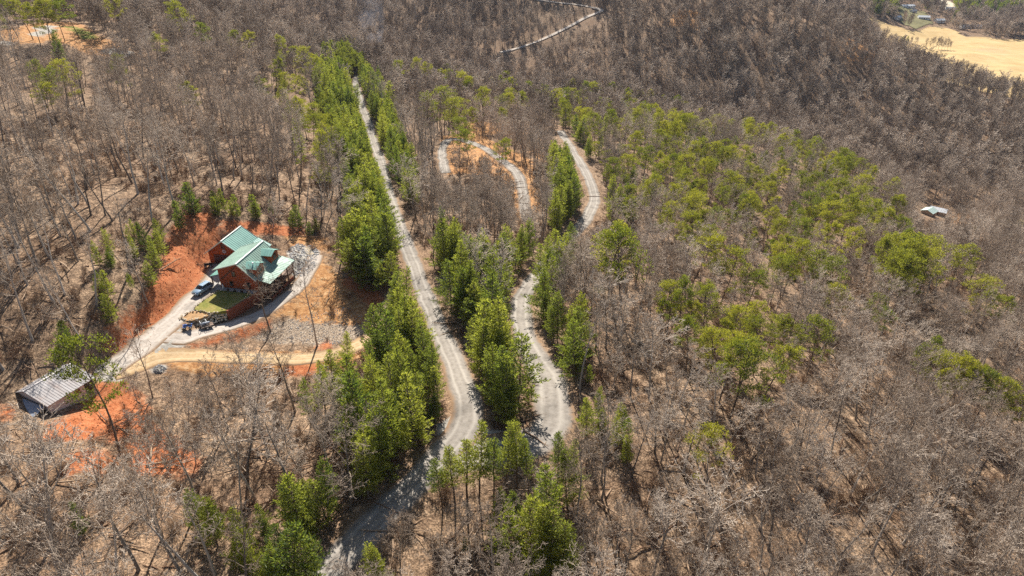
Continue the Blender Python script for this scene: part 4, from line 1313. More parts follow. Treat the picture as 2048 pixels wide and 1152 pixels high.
# side porch: deck, posts, railing, steps of boards
MB().box(W + .06, 11.35, -.1, 10.3, -.22, -.04).build('deck', M_DECK, cabin)
for y in (.05, 2.6, 5.1, 7.6, 10.1):
    MB().bar((11.25, y, -2.75), (11.25, y, 2.2), .2).build('post', M_WOOD, cabin)
MB().bar((11.25, -.2, 2.12), (11.25, 10.4, 2.12), .14, .2).build('beam', M_WOOD, cabin)
MB().bar((11.25, -.1, -.35), (11.25, 10.3, -.35), .12, .26).build('rim_joist', M_WOOD, cabin)
for y0, y1 in ((.05, 2.6), (2.6, 5.1), (5.1, 7.6), (7.6, 10.1)):
    rg = MB().bar((11.25, y0 + .1, .88), (11.25, y1 - .1, .88), .09).bar((11.25, y0 + .1, .12), (11.25, y1 - .1, .12), .07)
    n = 11
    for i in range(1, n):
        y = y0 + (y1 - y0) * i / n
        rg.bar((11.25, y, .12), (11.25, y, .88), .045)
    rg.build('railing', M_WOOD, cabin)
for y0 in (-.05, 10.22):
    rg = MB().bar((W + .1, y0, .88), (11.15, y0, .88), .09).bar((W + .1, y0, .12), (11.15, y0, .12), .07)
    for i in range(1, 10):
        x = W + .1 + 2.45 * i / 10
        rg.bar((x, y0, .12), (x, y0, .88), .045)
    rg.build('railing', M_WOOD, cabin)
MB().box(11.0, 11.12, .2, 10.0, -2.75, -1.55).build('skirting', M_BLOCK, cabin)
# two gable dormers on the east slope
def dormer(yc):
    rh, eh, hw_, xo = 5.75, 5.12, 1.5, 9.1
    def xs(h): return RX + (RH - h) * (9.0 - RX) / (RH - RE - .05)
    w = MB()
    w.poly((xo - .35, yc - hw_, xs(0) * 0 + 3.4), (xo - .35, yc + hw_, 3.4), (xo - .35, yc + hw_, eh), (xo - .35, yc, rh - .1), (xo - .35, yc - hw_, eh))
    for s in (-1, 1):
        w.poly((xs(eh) - .3, yc + s * hw_, eh), (xo - .35, yc + s * hw_, eh), (xo - .35, yc + s * hw_, 3.0), (xs(3.0) - .3, yc + s * hw_, 3.0))
    o = w.build('dormer', M_LOG, cabin)
    e2 = eh - .1; h2 = hw_ + .28
    roof_panel('dormer_roof', [(xs(e2) - .25, yc - h2, e2), (xo, yc - h2, e2), (xo, yc, rh), (xs(rh) - .25, yc, rh)], M_ROOF2, o, .5, .1)
    roof_panel('dormer_roof', [(xo, yc + h2, e2), (xs(e2) - .25, yc + h2, e2), (xs(rh) - .25, yc, rh + .003), (xo, yc, rh + .003)], M_ROOF2, o, .5, .1)
    f = MB()
    c = (xo - .35, yc, 4.3)
    for s in (-1, 1):
        f.bar((c[0] + .04, yc + s * .5, 3.8), (c[0] + .04, yc + s * .5, 4.8), .08)
        f.bar((c[0] + .04, yc - .46, 4.3 + s * .5), (c[0] + .04, yc + .46, 4.3 + s * .5), .08)
    f.poly((c[0] + .03, yc - .5, 3.8), (c[0] + .03, yc + .5, 3.8), (c[0] + .03, yc + .5, 4.8), (c[0] + .03, yc - .5, 4.8))
    f.build('window', M_GLASS, o)
dormer(1.75); dormer(7.85)
MB().ring([(7.75, 1.15, 2.4), (7.75, 1.15, 5.75)], [.11, .11], 10).ring([(7.75, 1.15, 5.75), (7.75, 1.15, 5.95)], [.18, .18], 10).build('flue_pipe', M_WHITE, cabin, True)
# entrance porch on the west side
slope('entry_roof', -.02, 2.95, -2.3, 2.25, .1, 3.4, M_ROOF2, cabin)
for p in ((-2.05, .3), (-2.05, 3.2)):
    MB().bar((p[0], p[1], 0), (p[0], p[1], 2.3), .2).build('post', M_WOOD, cabin)
MB().bar((-2.05, .1, 2.2), (-2.05, 3.4, 2.2), .12, .16).build('beam', M_WOOD, cabin)
MB().box(-2.4, -.06, -.1, 3.5, -.5, .10).build('entry_slab', M_CONC, cabin)
ed = MB().box(-.14, -.06, 1.2, 2.15, .1, 2.15).build('door', M_FRAME, cabin)
MB().box(-.2, -.14, 1.3, 1.37, 1.05, 1.2).build('handle', M_STEEL, ed)
MB().box(-.5, 8.4, -1.35, -.25, -.35, .07).build('walkway', M_CONC, cabin)

# ---- the garage behind
garage = house_empty('garage')
tag(garage, 'red log garage with teal metal roof and brown door behind the cabin', 'garage')
GW0, GW1, GY0, GY1, GRX, GRH, GE = -8.5, .3, 9.45, 16.4, -4.1, 6.1, 2.95
ggab = Prof([(GW0, 0), (GW1, 0), (GW1, GE), (GRX, GRH - .12), (GW0, GE)], 0, GRH - .14)
log_wall('front_wall', ggab, lambda s, o, h: (s, GY0 - o, h), M_LOGG, garage)
log_wall('back_wall', ggab, lambda s, o, h: (s, GY1 + o, h), M_LOGG, garage)
log_wall('side_wall', Prof([(GY0, 0), (GY1, 0), (GY1, GE), (GY0, GE)], 0, GE), lambda s, o, h: (GW0 - o, s, h), M_LOGG, garage)
log_wall('side_wall', Prof([(GY0, 0), (GY1, 0), (GY1, GE), (GY0, GE)], 0, GE), lambda s, o, h: (GW1 + o, s, h), M_LOGG, garage)
MB().box(GW0 + .05, GW1 - .05, GY0 + .05, GY1 - .05, -1.2, .03).build('foundation', M_BLOCK, garage)
slope('roof', GRX, GRH, GW0 - .5, GE - .35, 8.65, 16.8, M_ROOF2, garage)
slope('roof', GRX + .01, GRH - .005, GW1 + .5, GE - .35, 8.65, 16.8, M_ROOF2, garage)
MB().bar((GRX, 8.62, GRH + .05), (GRX, 16.83, GRH + .05), .3, .06).build('ridge_cap', M_TRIM, garage)
t = MB()
for y in (8.63, 16.82):
    t.bar((GRX, y, GRH - .04), (GW0 - .53, y, GE - .4), .05, .22).bar((GRX, y, GRH - .04), (GW1 + .53, y, GE - .4), .05, .22)
t.build('fascia', M_TRIM, garage)
gd = MB().box(-7.3, -2.5, GY0 - .09, GY0 - .03, .04, 2.3).build('garage_door', M_GDOOR, garage)
for i in range(4):
    MB().box(-7.22, -2.58, GY0 - .125, GY0 - .09, .10 + .56 * i, .58 + .56 * i).build('panel', M_GDOOR, gd)
window(garage, (-4.5, GY0 - .02, 4.45), (1, 0, 0), (0, -1, 0), .75, 1.0)
wr = MB()
for i in range(14):
    a0, a1 = 6.283 * i / 14, 6.283 * (i + 1) / 14
    wr.bar((-4.35 + .32 * math.cos(a0), GY0 - .12, 3.25 + .32 * math.sin(a0)), (-4.35 + .32 * math.cos(a1), GY0 - .12, 3.25 + .32 * math.sin(a1)), .16)
wr.build('wreath', M_WHITE, garage)
slope('side_roof', GW1 + .3, 4.2, 3.6, 2.7, 13.2, 15.6, M_ROOF2, garage)
for p in ((3.4, 13.4), (3.4, 15.4)):
    MB().bar((p[0], p[1], -.6), (p[0], p[1], 2.75), .16).build('post', M_WOOD, garage)

# ---- lawn terrace, retaining wall, stone wall
def m_lawn():
    m, nt, out = mat('lawn_grass')
    P = geo_pos(nt)
    n1 = noise(nt, 1.6, 5, .75, P)
    n2 = noise(nt, .35, 2, .6, P)
    c = ramp(nt, [(.3, (.095, .10, .028)), (.5, (.19, .19, .045)), (.75, (.33, .28, .08))], n1).outputs[0]
    c = mix(nt, ramp(nt, [(.45, 0), (.65, .6)], n2).outputs[0], c, (.33, .25, .09))
    bsdf(nt, out, c, .95, .1, n1, .08)
    return m
M_LAWN = m_lawn()
def terrace(name, pts, z0, z1, m):
    b = MB(); n = len(pts)
    b.poly(*[(x, y, z1) for x, y in pts])
    for i in range(n):
        (x0, y0), (x1, y1) = pts[i], pts[(i + 1) % n]
        b.poly((x0, y0, z0), (x1, y1, z0), (x1, y1, z1), (x0, y0, z1))
    o = b.build(name, m)
    o.location = HX; o.rotation_euler = (0, 0, HYAW)
    return tag(o, kind='structure')
terrace('lawn', [(.2, -1.5), (8.3, -1.5), (7.75, -3.6), (6.95, -6.4), (6.3, -8.5), (5.2, -9.2), (3.3, -9.9), (1.4, -9.8), (-.2, -9.4), (-.55, -7.9), (-.3, -5.6), (0, -3.9)], -2.4, .06, M_LAWN)
rw = MB()
wp = [(8.75, -.25), (8.35, -2.0), (7.65, -4.9), (6.75, -8.3), (6.55, -8.75)]
for (x0, y0), (x1, y1) in zip(wp[:-1], wp[1:]):
    dx, dy = x1 - x0, y1 - y0; l = math.hypot(dx, dy); nx, ny = -dy / l * .15, dx / l * .15
    rw.hexa([(x0 - nx, y0 - ny, -3.4), (x0 + nx, y0 + ny, -3.4), (x1 + nx, y1 + ny, -3.4), (x1 - nx, y1 - ny, -3.4)][::-1], [(x0 - nx, y0 - ny, .16), (x0 + nx, y0 + ny, .16), (x1 + nx, y1 + ny, .16), (x1 - nx, y1 - ny, .16)][::-1])
rwo = rw.build('retaining_wall', M_BLOCK); rwo.location = HX; rwo.rotation_euler = (0, 0, HYAW)
tag(rwo, 'smooth red brown retaining wall holding up the small lawn', 'wall')
def boulder_mesh(seed):
    rnd = random.Random(seed)
    bm = bmesh.new(); bmesh.ops.create_icosphere(bm, subdivisions=1, radius=.5)
    for v in bm.verts: v.co *= rnd.uniform(.72, 1.15)
    me = bpy.data.meshes.new('stone'); bm.to_mesh(me); bm.free(); me.materials.append(M_STONE)
    return me
BOULD = [boulder_mesh(50 + i) for i in range(6)]
rs = random.Random(5)
def stones(parent, pts, n, size, z_of, spread=.15):
    L = spline([(x, y, 0) for x, y in pts], .1)
    for i in range(n):
        p = L[min(len(L) - 1, int((i + rs.random() * .6) / n * len(L)))]
        s = rs.uniform(.7, 1.3) * size
        o = bpy.data.objects.new('stone', rs.choice(BOULD)); COL.objects.link(o); o.parent = parent
        o.location = (p[0] + rs.gauss(0, spread), p[1] + rs.gauss(0, spread), z_of(i / n) + rs.gauss(0, .06))
        o.rotation_euler = (rs.random() * 6, rs.random() * 6, rs.random() * 6)
        o.scale = (s * rs.uniform(.9, 1.35), s, s * rs.uniform(.6, .9))
sw = house_empty('stone_wall')
tag(sw, 'stacked tan boulder wall below the lawn beside the gravel turn', 'wall')
rock_base = [(-.9, -13.2), (.3, -13.9), (1.7, -13.7), (3.0, -12.7), (4.3, -10.9), (5.6, -9.7), (6.6, -8.9)]
for r_ in range(4):
    off = r_ * .33
    stones(sw, [(x - off * .55 + (.1 if r_ % 2 else 0), y + off) for x, y in rock_base], 24 - r_, .62, lambda f, r_=r_: -1.35 + .42 * r_ - .3 * f)
stones(sw, [(-.9, -13.0), (-1.1, -11.8), (-.7, -10.6), (.2, -10.0), (1.5, -9.75), (3.1, -10.0), (5.0, -9.2)], 22, .42, lambda f: .05)
terrace('planting_bed', [(-.9, -12.9), (.4, -13.3), (1.6, -13.0), (2.8, -12.0), (4.0, -10.3), (3.2, -9.9), (1.4, -9.7), (-.2, -9.7), (-.9, -10.8)], -2.4, -.12, simple('bed_soil', (.36, .22, .11), .95, .1, vary=.35, scale=2))
lb = house_empty('stone_border')
tag(lb, 'low row of small stones edging the lawn by the driveway', 'border')
stones(lb, [(1.0, -1.75), (.25, -2.6), (0, -4.0), (-.3, -5.6), (-.6, -7.9), (-.4, -9.0)], 20, .34, lambda f: .12, .07)
lb2 = house_empty('stone_border')
tag(lb2, 'thin line of pale stones along the top of the retaining wall', 'border')
stones(lb2, [(7.9, -2.2), (7.2, -5.0), (6.2, -7.4), (5.0, -8.3)], 18, .22, lambda f: .1, .05)

# ---- vehicles and yard things (frame: x forward)
def yard(name, lx, ly, h, heading, label, cat, group=None):
    x, y = house_xy(lx, ly)
    e = empty(name, (x, y, HZ + h), HYAW + heading)
    tag(e, label, cat, group)
    return e
def loft(sections, m, name, parent):
    """closed skin through equal-length rings"""
    b = MB(); k = len(sections[0])
    for s in sections: b.V += [tuple(p) for p in s]
    for i in range(len(sections) - 1):
        for j in range(k):
            b.F.append((i * k + j, i * k + (j + 1) % k, (i + 1) * k + (j + 1) % k, (i + 1) * k + j))
    b.F.append(tuple(range(k))[::-1]); b.F.append(tuple((len(sections) - 1) * k + j for j in range(k)))
    return b.build(name, m, parent, True, .0)
M_CAR = simple('silver_blue_paint', (.36, .48, .58), .25, .6, metallic=.55)
M_RED = simple('red_lamp', (.35, .02, .02), .3)
M_LAMP = simple('clear_lamp', (.7, .72, .74), .15, .6)
def wheel(parent, x, y, r=.33, w=.22):
    t = Tubes(); t.tube([(x, y - w / 2, r), (x, y - w / 2 + .04, r), (x, y + w / 2 - .04, r), (x, y + w / 2, r)], [r * .88, r, r, r * .88], 16)
    b = MB(); b.V = t.V; b.F = t.F + [tuple(range(16))[::-1], tuple(48 + i for i in range(16))]
    o = b.build('wheel', M_BLACK, parent)
    s = 1 if y > 0 else -1
    h = MB().ring([(x, y + s * (w / 2 + .005), r), (x, y + s * (w / 2 + .03), r)], [r * .62, r * .5], 12)
    h.build('rim', M_STEEL, o)
car = yard('parked_car', -2.55, -2.75, .14, R(-90 - 12), 'silver blue estate car parked on the driveway beside the lawn', 'car')
def ring(x, w, z0, z1, wt=None):
    wt = wt or w
    return [(x, -w, z0 + .1), (x, -w, z0 + .35), (x, -wt, z1 - .08), (x, -wt * .86, z1), (x, wt * .86, z1), (x, wt, z1 - .08), (x, w, z0 + .35), (x, w, z0 + .1), (x, w * .9, z0), (x, -w * .9, z0)]
loft([ring(2.32, .60, .38, .68), ring(2.2, .80, .30, .78), ring(1.7, .88, .28, .90), ring(1.0, .90, .28, .98), ring(.2, .91, .28, 1.0), ring(-1.2, .91, .28, 1.02), ring(-2.0, .89, .30, 1.02), ring(-2.3, .80, .36, .95)], M_CAR, 'body', car)
loft([[(1.0, -.80, .96), (.35, -.66, 1.46), (.35, .66, 1.46), (1.0, .80, .96)], [(.9, -.8, .95), (.25, -.68, 1.5), (.25, .68, 1.5), (.9, .8, .95)], [(-1.5, -.82, .98), (-1.5, -.68, 1.52), (-1.5, .68, 1.52), (-1.5, .82, .98)], [(-2.2, -.76, .98), (-1.85, -.64, 1.44), (-1.85, .64, 1.44), (-2.2, .76, .98)]], M_GLASS, 'cabin_glass', car)
MB().hexa([(-1.86, -.66, 1.49), (.3, -.66, 1.49), (.3, .66, 1.49), (-1.86, .66, 1.49)], [(-1.8, -.6, 1.55), (.22, -.6, 1.55), (.22, .6, 1.55), (-1.8, .6, 1.55)]).build('roof', M_CAR, car, bevel=.02)
for s in (-1, 1):
    MB().bar((-1.6, s * .55, 1.6), (.0, s * .55, 1.6), .04).build('roof_rail', M_STEEL, car)
    pl = MB()
    for a, c_ in (((.98, s * .80, .98), (.33, s * .67, 1.48)), ((-.5, s * .82, .98), (-.55, s * .685, 1.5)), ((-1.5, s * .83, .98), (-1.5, s * .69, 1.5))):
        pl.bar(a, c_, .06)
    pl.build('pillar', M_CAR, car)
    MB().bar((2.16, s * .62, .70), (2.30, s * .42, .68), .12, .13).build('headlight', M_LAMP, car)
    MB().box(-2.33, -2.2, s * .7 - .08, s * .7 + .08, .78, .98).build('tail_light', M_RED, car)
    MB().box(.75, .9, s * .95 - .09, s * .95 + .09, .98, 1.1).build('mirror', M_CAR, car)
    for x in (1.45, -1.45): wheel(car, x, s * .83)
# blue quad and utility trailer by the boulders
M_BLUE = simple('blue_plastic', (.03, .09, .30), .35, .5)
M_DARK = simple('dark_plastic_and_shade', (.02, .02, .024), .4, .4)
M_TARP = simple('grey_tarp', (.30, .33, .38), .6, .3, vary=.25)
def quad(name, lx, ly, h, head, label, m):
    a = yard(name, lx, ly, h, head, label, 'quad bike')
    loft([[(.75, -.2, .55), (.75, -.16, .68), (.75, .16, .68), (.75, .2, .55)], [(.45, -.3, .5), (.45, -.24, .86), (.45, .24, .86), (.45, .3, .5)], [(0, -.22, .45), (0, -.16, .78), (0, .16, .78), (0, .22, .45)], [(-.75, -.28, .5), (-.75, -.24, .74), (-.75, .24, .74), (-.75, .28, .5)]], m, 'body', a)
    loft([[(.0, -.16, .78), (.0, -.12, .86), (.0, .12, .86), (.0, .16, .78)], [(-.7, -.2, .76), (-.7, -.15, .86), (-.7, .15, .86), (-.7, .2, .76)]], M_BLACK, 'seat', a)
    MB().bar((.35, -.4, 1.05), (.35, .4, 1.05), .04).bar((.42, 0, .8), (.35, 0, 1.05), .05).build('handlebar', M_BLACK, a)
    for s in (-1, 1):
        for x in (.55, -.55):
            wheel(a, x, s * .42, .29, .22)
            MB().slab([(x - .32, s * .42 - .15, .62), (x + .32, s * .42 - .15, .62), (x + .32, s * .42 + .15, .62), (x - .32, s * .42 + .15, .62)], .04).build('mudguard', m, a)
    rk = MB()
    for i in range(4):
        rk.bar((-.8, -.24 + .16 * i, .84), (-.45, -.24 + .16 * i, .84), .025)
    rk.build('rack', M_BLACK, a)
    return a
def on_ground(lx, ly):
    x, y = house_xy(lx, ly)
    return float(ground(x, y)) - HZ + .12
quad('quad_bike', 2.0, -15.0, on_ground(2.0, -15.0), R(-150), 'small blue quad bike standing below the boulder wall', M_BLUE)
quad('quad_bike', -7.7, 7.3, .12, R(30), 'black quad bike parked in shade by the garage door', M_DARK)
tr = yard('utility_trailer', 4.3, -12.6, on_ground(4.3, -12.6), R(48), 'small utility trailer with white pipe hoops and a grey tarp load', 'trailer')
MB().box(-1.2, 1.2, -.7, .7, .48, .55).build('bed', M_DECK, tr)
fr = MB()
for s in (-1, 1):
    fr.bar((-1.25, s * .72, .56), (1.25, s * .72, .56), .07).bar((-1.25, s * .72, .95), (1.25, s * .72, .95), .05)
    for x in (-1.2, -.4, .4, 1.2): fr.bar((x, s * .72, .5), (x, s * .72, .95), .05)
fr.bar((1.2, 0, .5), (2.1, 0, .45), .08)
fr.build('frame', M_DARK, tr)
for x in (-1.0, .1):
    MB().bar((x, -.72, .95), (x, -.55, 1.6), .05).bar((x, -.55, 1.6), (x, .55, 1.6), .05).bar((x, .55, 1.6), (x, .72, .95), .05).build('hoop', M_WHITE, tr)
for s in (-1, 1): wheel(tr, -.1, s * .85, .3, .18)
tl = MB().ring([(-.2, .1, .8), (.6, .12, .84), (1.6, .05, .8)], [.24, .28, .22], 10).build('tarp_roll', M_TARP, None, True)
tl.location = (*house_xy(3.6, -13.2), HZ + on_ground(4.3, -12.6) + .05); tl.rotation_euler = (0, 0, HYAW + R(48))
tag(tl, 'rolled grey tarpaulin lying at the front of the trailer', 'tarpaulin')
# white garden figure at the corner of the entrance
st = yard('garden_statue', 1.0, -.85, .07, 0, 'white standing garden figure at the front corner of the cabin', 'statue')
MB().box(-.2, .2, -.2, .2, 0, .18).build('plinth', M_CONC, st)
MB().ring([(0, 0, .18), (0, 0, .45), (0, 0, .75), (0, 0, .92), (0, 0, .98), (0, 0, 1.1), (0, 0, 1.2)], [.2, .16, .12, .15, .06, .1, .04], 10).bar((.12, -.02, .9), (.24, -.1, .6), .07).bar((-.12, -.02, .9), (-.24, -.1, .6), .07).build('figure', M_WHITE, st, True)
# little clipped shrubs along the walk
M_SHRUB = simple('dry_shrub', (.13, .085, .05), .9, .1, vary=.3, scale=8)
def shrub_mesh(seed, r, h):
    rnd = random.Random(seed); t = Tubes()
    for i in range(60):
        a = rnd.random() * 6.283; e = rnd.uniform(.3, 1.4); l = rnd.uniform(.6, 1) 
        p1 = (math.cos(a) * math.cos(e) * r * l, math.sin(a) * math.cos(e) * r * l, h * l * math.sin(e))
        m_ = (p1[0] * .5 + rnd.gauss(0, .04), p1[1] * .5 + rnd.gauss(0, .04), p1[2] * .55)
        t.tube([(0, 0, -.05), m_, p1], [.016, .012, .006], 3)
        for k in range(3):
            t.tube([m_, (p1[0] + rnd.gauss(0, .12), p1[1] + rnd.gauss(0, .12), p1[2] + rnd.gauss(0, .08))], [.009, .005], 3)
    return quick_mesh('shrub', t.V, t.F)
SHM = shrub_mesh(3, .45, .6); SHM.materials.append(M_SHRUB)
for i, x in enumerate((2.4, 4.0, 5.6, 7.0)):
    o = bpy.data.objects.new('small_shrub', SHM); COL.objects.link(o)
    px_ = house_xy(x, -1.45); o.location = (px_[0], px_[1], HZ + .07); o.rotation_euler = (0, 0, i * 1.3)
    tag(o, ('leafless little shrub nearest the entrance corner on the front walk', 'second little shrub from the entrance along the front walk', 'third little shrub from the entrance along the front walk', 'leafless little shrub nearest the retaining wall on the front walk')[i], 'shrub', 'shrubs along the front walk')
# timber garden steps beyond the porch
gs = yard('garden_steps', 8.3, 23.0, 0, 0, 'short flight of timber garden steps above the grey rubble slope', 'steps')
for i in range(8):
    lx, ly = 6.9 + .42 * i, 24.4 - .46 * i
    x, y = house_xy(lx, ly)
    b = MB().box(-.75, .75, -.13, .13, -.2, .12).build('step', M_STONE, gs)
    b.matrix_parent_inverse = Matrix()
    z = float(ground(x, y)) - HZ
    b.location = (lx - 8.3, ly - 23.0, z + .05); b.rotation_euler = (0, 0, R(35))
# loose grey rubble spread below the porch end
def rubble(name, poly_px, n, s0, s1, label, m, seed, heap=0.0):
    P = wpoly(poly_px); xs = [p[0] for p in P]; ys = [p[1] for p in P]
    g = np.random.default_rng(seed); V = []; F = []
    bmesh_v = np.array([v.co[:] for v in BOULD[0].vertices]); f0 = np.array([p.vertices[:] for p in BOULD[0].polygons])
    cx, cy = np.mean(xs), np.mean(ys); rad = max(max(xs) - min(xs), max(ys) - min(ys)) / 2
    while len(V) < n:
        x = g.uniform(min(xs), max(xs)); y = g.uniform(min(ys), max(ys))
        if not inside(P, np.array([x]), np.array([y]))[0]: continue
        s = g.uniform(s0, s1); a = g.random() * 6.28
        Rm = np.array([[math.cos(a), -math.sin(a), 0], [math.sin(a), math.cos(a), 0], [0, 0, 1]])
        v = bmesh_v * np.array([1.2, .9, .7]) * s @ Rm.T
        hz = heap * max(0, 1 - math.hypot(x - cx, y - cy) / rad)
        F.append(f0 + len(V) * len(bmesh_v)); V.append(v + np.array([x, y, float(ground(x, y)) + s * .15 + hz * g.random()]))
    me = quick_mesh(name, np.vstack(V), np.vstack(F)); me.materials.append(m)
    return tag(link(name, me), label, 'rubble', kind='stuff')
rubble('rubble_slope', [(576,500),(596,486),(628,492),(640,505),(628,540),(604,556),(586,545)], 900, .12, .5, 'loose grey rubble stones covering the slope beside the porch', M_GREY_STONE, 1)
rubble('gravel_heap', [(306,736),(326,730),(334,738),(322,746),(308,745)], 160, .12, .3, 'small heap of white grey gravel at the edge of the clay track', M_GREY_STONE, 2, 1.0)
rubble('rock_scatter', [(768,585),(790,575),(795,600),(772,640),(760,630)], 110, .2, .6, 'pale rocks scattered where the clay track meets the gravel road', M_STONE, 3)
rubble('chip_litter', [(500,676),(600,630),(690,610),(740,640),(700,690),(560,688)], 900, .06, .28, 'pale wood and stone litter over the cleared slope', M_GREY_STONE, 4)

rubble('clay_clods', [(335,480),(380,425),(430,440),(440,470),(410,530),(335,640),(290,690),(225,700),(290,610),(325,540)], 550, .06, .3, 'crumbled red clay clods and roots over the cut bank', simple('clay_clod', (.34, .115, .045), .95, .1, vary=.5, scale=1.2), 5)
rubble('clay_clods', [(160,770),(215,765),(285,800),(300,850),(380,905),(330,945),(240,900),(90,880),(150,830)], 400, .05, .28, 'red clay clods on the bare soil below the shed', simple('clay_clod_low', (.36, .125, .05), .95, .1, vary=.5, scale=1.2), 6)

# ---- the shed
SHZ = CAMZ - 71.3
sd_a = np.array([-76.98, 84.86]); sd_b = np.array([-73.43, 92.39])
SYAW = math.atan2(sd_b[1] - sd_a[1], sd_b[0] - sd_a[0])
shed = empty('shed', (sd_a[0], sd_a[1], SHZ), SYAW)      # x along the ridge, y to the back
tag(shed, 'long pale shed with rusty white metal roof on the red clay', 'shed')
def m_rusty():
    m, nt, out = mat('weathered_white_metal')
    tc = nt.nodes.new('ShaderNodeTexCoord')
    mp = nt.nodes.new('ShaderNodeMapping'); mp.inputs['Scale'].default_value = (2.2, .35, 1)
    nt.links.new(tc.outputs['Object'], mp.inputs['Vector'])
    n1 = noise(nt, 1.0, 5, .7, mp.outputs[0]); n2 = noise(nt, .5, 3, .6, tc.outputs['Object'])
    c = ramp(nt, [(.3, (.29, .255, .24)), (.5, (.40, .37, .355)), (.7, (.48, .455, .445))], n1).outputs[0]
    c = mix(nt, ramp(nt, [(.5, 0), (.75, .45)], n2).outputs[0], c, (.28, .18, .14))
    bsdf(nt, out, c, .75, .2)
    return m
M_RUST = m_rusty()
M_SWALL = simple('pale_shed_wall', (.64, .58, .54), .8, .2, vary=.2)
SL = 8.3; F_ = -5.2; B_ = 3.2; RHs = 3.5; FE = 2.25; BE = 2.1
MB().box(.3, SL - .3, F_ + .45, B_ - .4, -1.5, .06).build('floor', M_CONC, shed)
MB().box(.3, SL - .3, F_ + .45, F_ + .55, .06, FE - .05).build('front_wall', M_SWALL, shed)
MB().box(.3, SL - .3, B_ - .5, B_ - .4, .06, BE - .05).build('back_wall', M_SWALL, shed)
for x in (.3, SL - .4):
    w = MB()
    w.poly((x, F_ + .55, .06), (x, B_ - .5, .06), (x, B_ - .5, BE - .05), (x, 0, RHs - .1), (x, F_ + .55, FE - .02))
    w.poly((x + .1, F_ + .55, .06), (x + .1, B_ - .5, .06), (x + .1, B_ - .5, BE - .05), (x + .1, 0, RHs - .1), (x + .1, F_ + .55, FE - .02))
    w.build('gable_wall', M_SWALL, shed)
def shed_slope(y1, z1):
    if y1 < 0: q = [(0, y1, z1), (SL, y1, z1), (SL, 0, RHs), (0, 0, RHs)]
    else: q = [(SL, y1, z1), (0, y1, z1), (0, 0, RHs + .004), (SL, 0, RHs + .004)]
    return roof_panel('roof', q, M_RUST, shed, .42, .07)
shed_slope(F_, FE); shed_slope(B_, BE)
MB().bar((-.02, 0, RHs + .04), (SL + .02, 0, RHs + .04), .35, .05).build('ridge_cap', M_SWALL, shed)
MB().box(SL - 1.9, SL - .55, F_ + .40, F_ + .447, .1, 2.05).build('doorway_shade', M_DARK, shed)  # dark panel on the wall, painted shade for the open doorway
wd = MB().box(SL - 3.7, SL - 2.7, F_ + .40, F_ + .447, .95, 1.75).build('window', simple('brown_board', (.25, .12, .06), .7), shed)
MB().box(SL - 3.75, SL - 2.65, F_ + .38, F_ + .445, .85, .93).build('sill', M_WHITE, wd)
MB().slab([(-2.2, F_ + .8, 1.3), (-.05, F_ + .8, 1.9), (-.05, 1.0, 1.9), (-2.2, 1.0, 1.3)], .05).build('lean_to_roof', M_TARP, shed)
for y in (F_ + .9, .9): MB().bar((-2.1, y, -1), (-2.1, y, 1.3), .1).build('post', M_WOOD, shed)

# ---- the farm in the valley on the right
def barn(name, px, py, w, d, h, rh, yaw, roof_m, wall_m, label, cat='barn', zoff=0.0, windows=0):
    p = at(px, py) if zoff is not None else at_z(px, py, -147.6)
    e = empty(name, (p[0], p[1], float(ground(p[0], p[1]))), yaw)
    tag(e, label, cat)
    MB().box(-w / 2 + .2, w / 2 - .2, -d / 2 + .2, d / 2 - .2, -2, h).build('wall', wall_m, e)
    for s in (-1, 1):
        MB().poly((s * (w / 2 - .25), -d / 2 + .2, h), (s * (w / 2 - .25), d / 2 - .2, h), (s * (w / 2 - .25), 0, h + rh - .15)).build('gable', wall_m, e)
    roof_panel('roof', [(-w / 2, -d / 2 - .3, h - .15), (w / 2, -d / 2 - .3, h - .15), (w / 2, 0, h + rh), (-w / 2, 0, h + rh)], roof_m, e, 1.2, .12)
    roof_panel('roof', [(w / 2, d / 2 + .3, h - .15), (-w / 2, d / 2 + .3, h - .15), (-w / 2, 0, h + rh + .004), (w / 2, 0, h + rh + .004)], roof_m, e, 1.2, .12)
    dr = MB().box(-.6, .6, -d / 2 + .1, -d / 2 + .197, 0, min(2.1, h - .1)).build('door', M_FRAME, e)
    for i in range(windows):
        x = -w / 2 + w * (i + .7) / (windows + .4)
        if abs(x) < 1.2: continue
        o = MB().box(x - .55, x + .55, -d / 2 + .08, -d / 2 + .198, .95, 2.05).build('window', M_GLASS, e)
    return e
M_WROOF = m_metal_roof('white_metal_roof', (.55, .56, .57), .6, .3)
M_GROOF = m_metal_roof('pale_green_roof', (.45, .56, .50), .5, .4)
M_SHING = simple('grey_shingle', (.22, .22, .24), .8, .2, vary=.2)
M_TANW = simple('tan_siding', (.42, .34, .26), .8, .2)
barn('farm_shed', 1856, 430, 5.6, 5.2, 2.3, 1.0, R(38), M_GROOF, M_TANW, 'small farm shed with pale green roof in the right valley')
barn('farm_barn', 1874, 429, 7.5, 5.0, 2.6, 1.0, R(-38), M_WROOF, M_TANW, 'small tan farm building with bright white roof in the right valley')
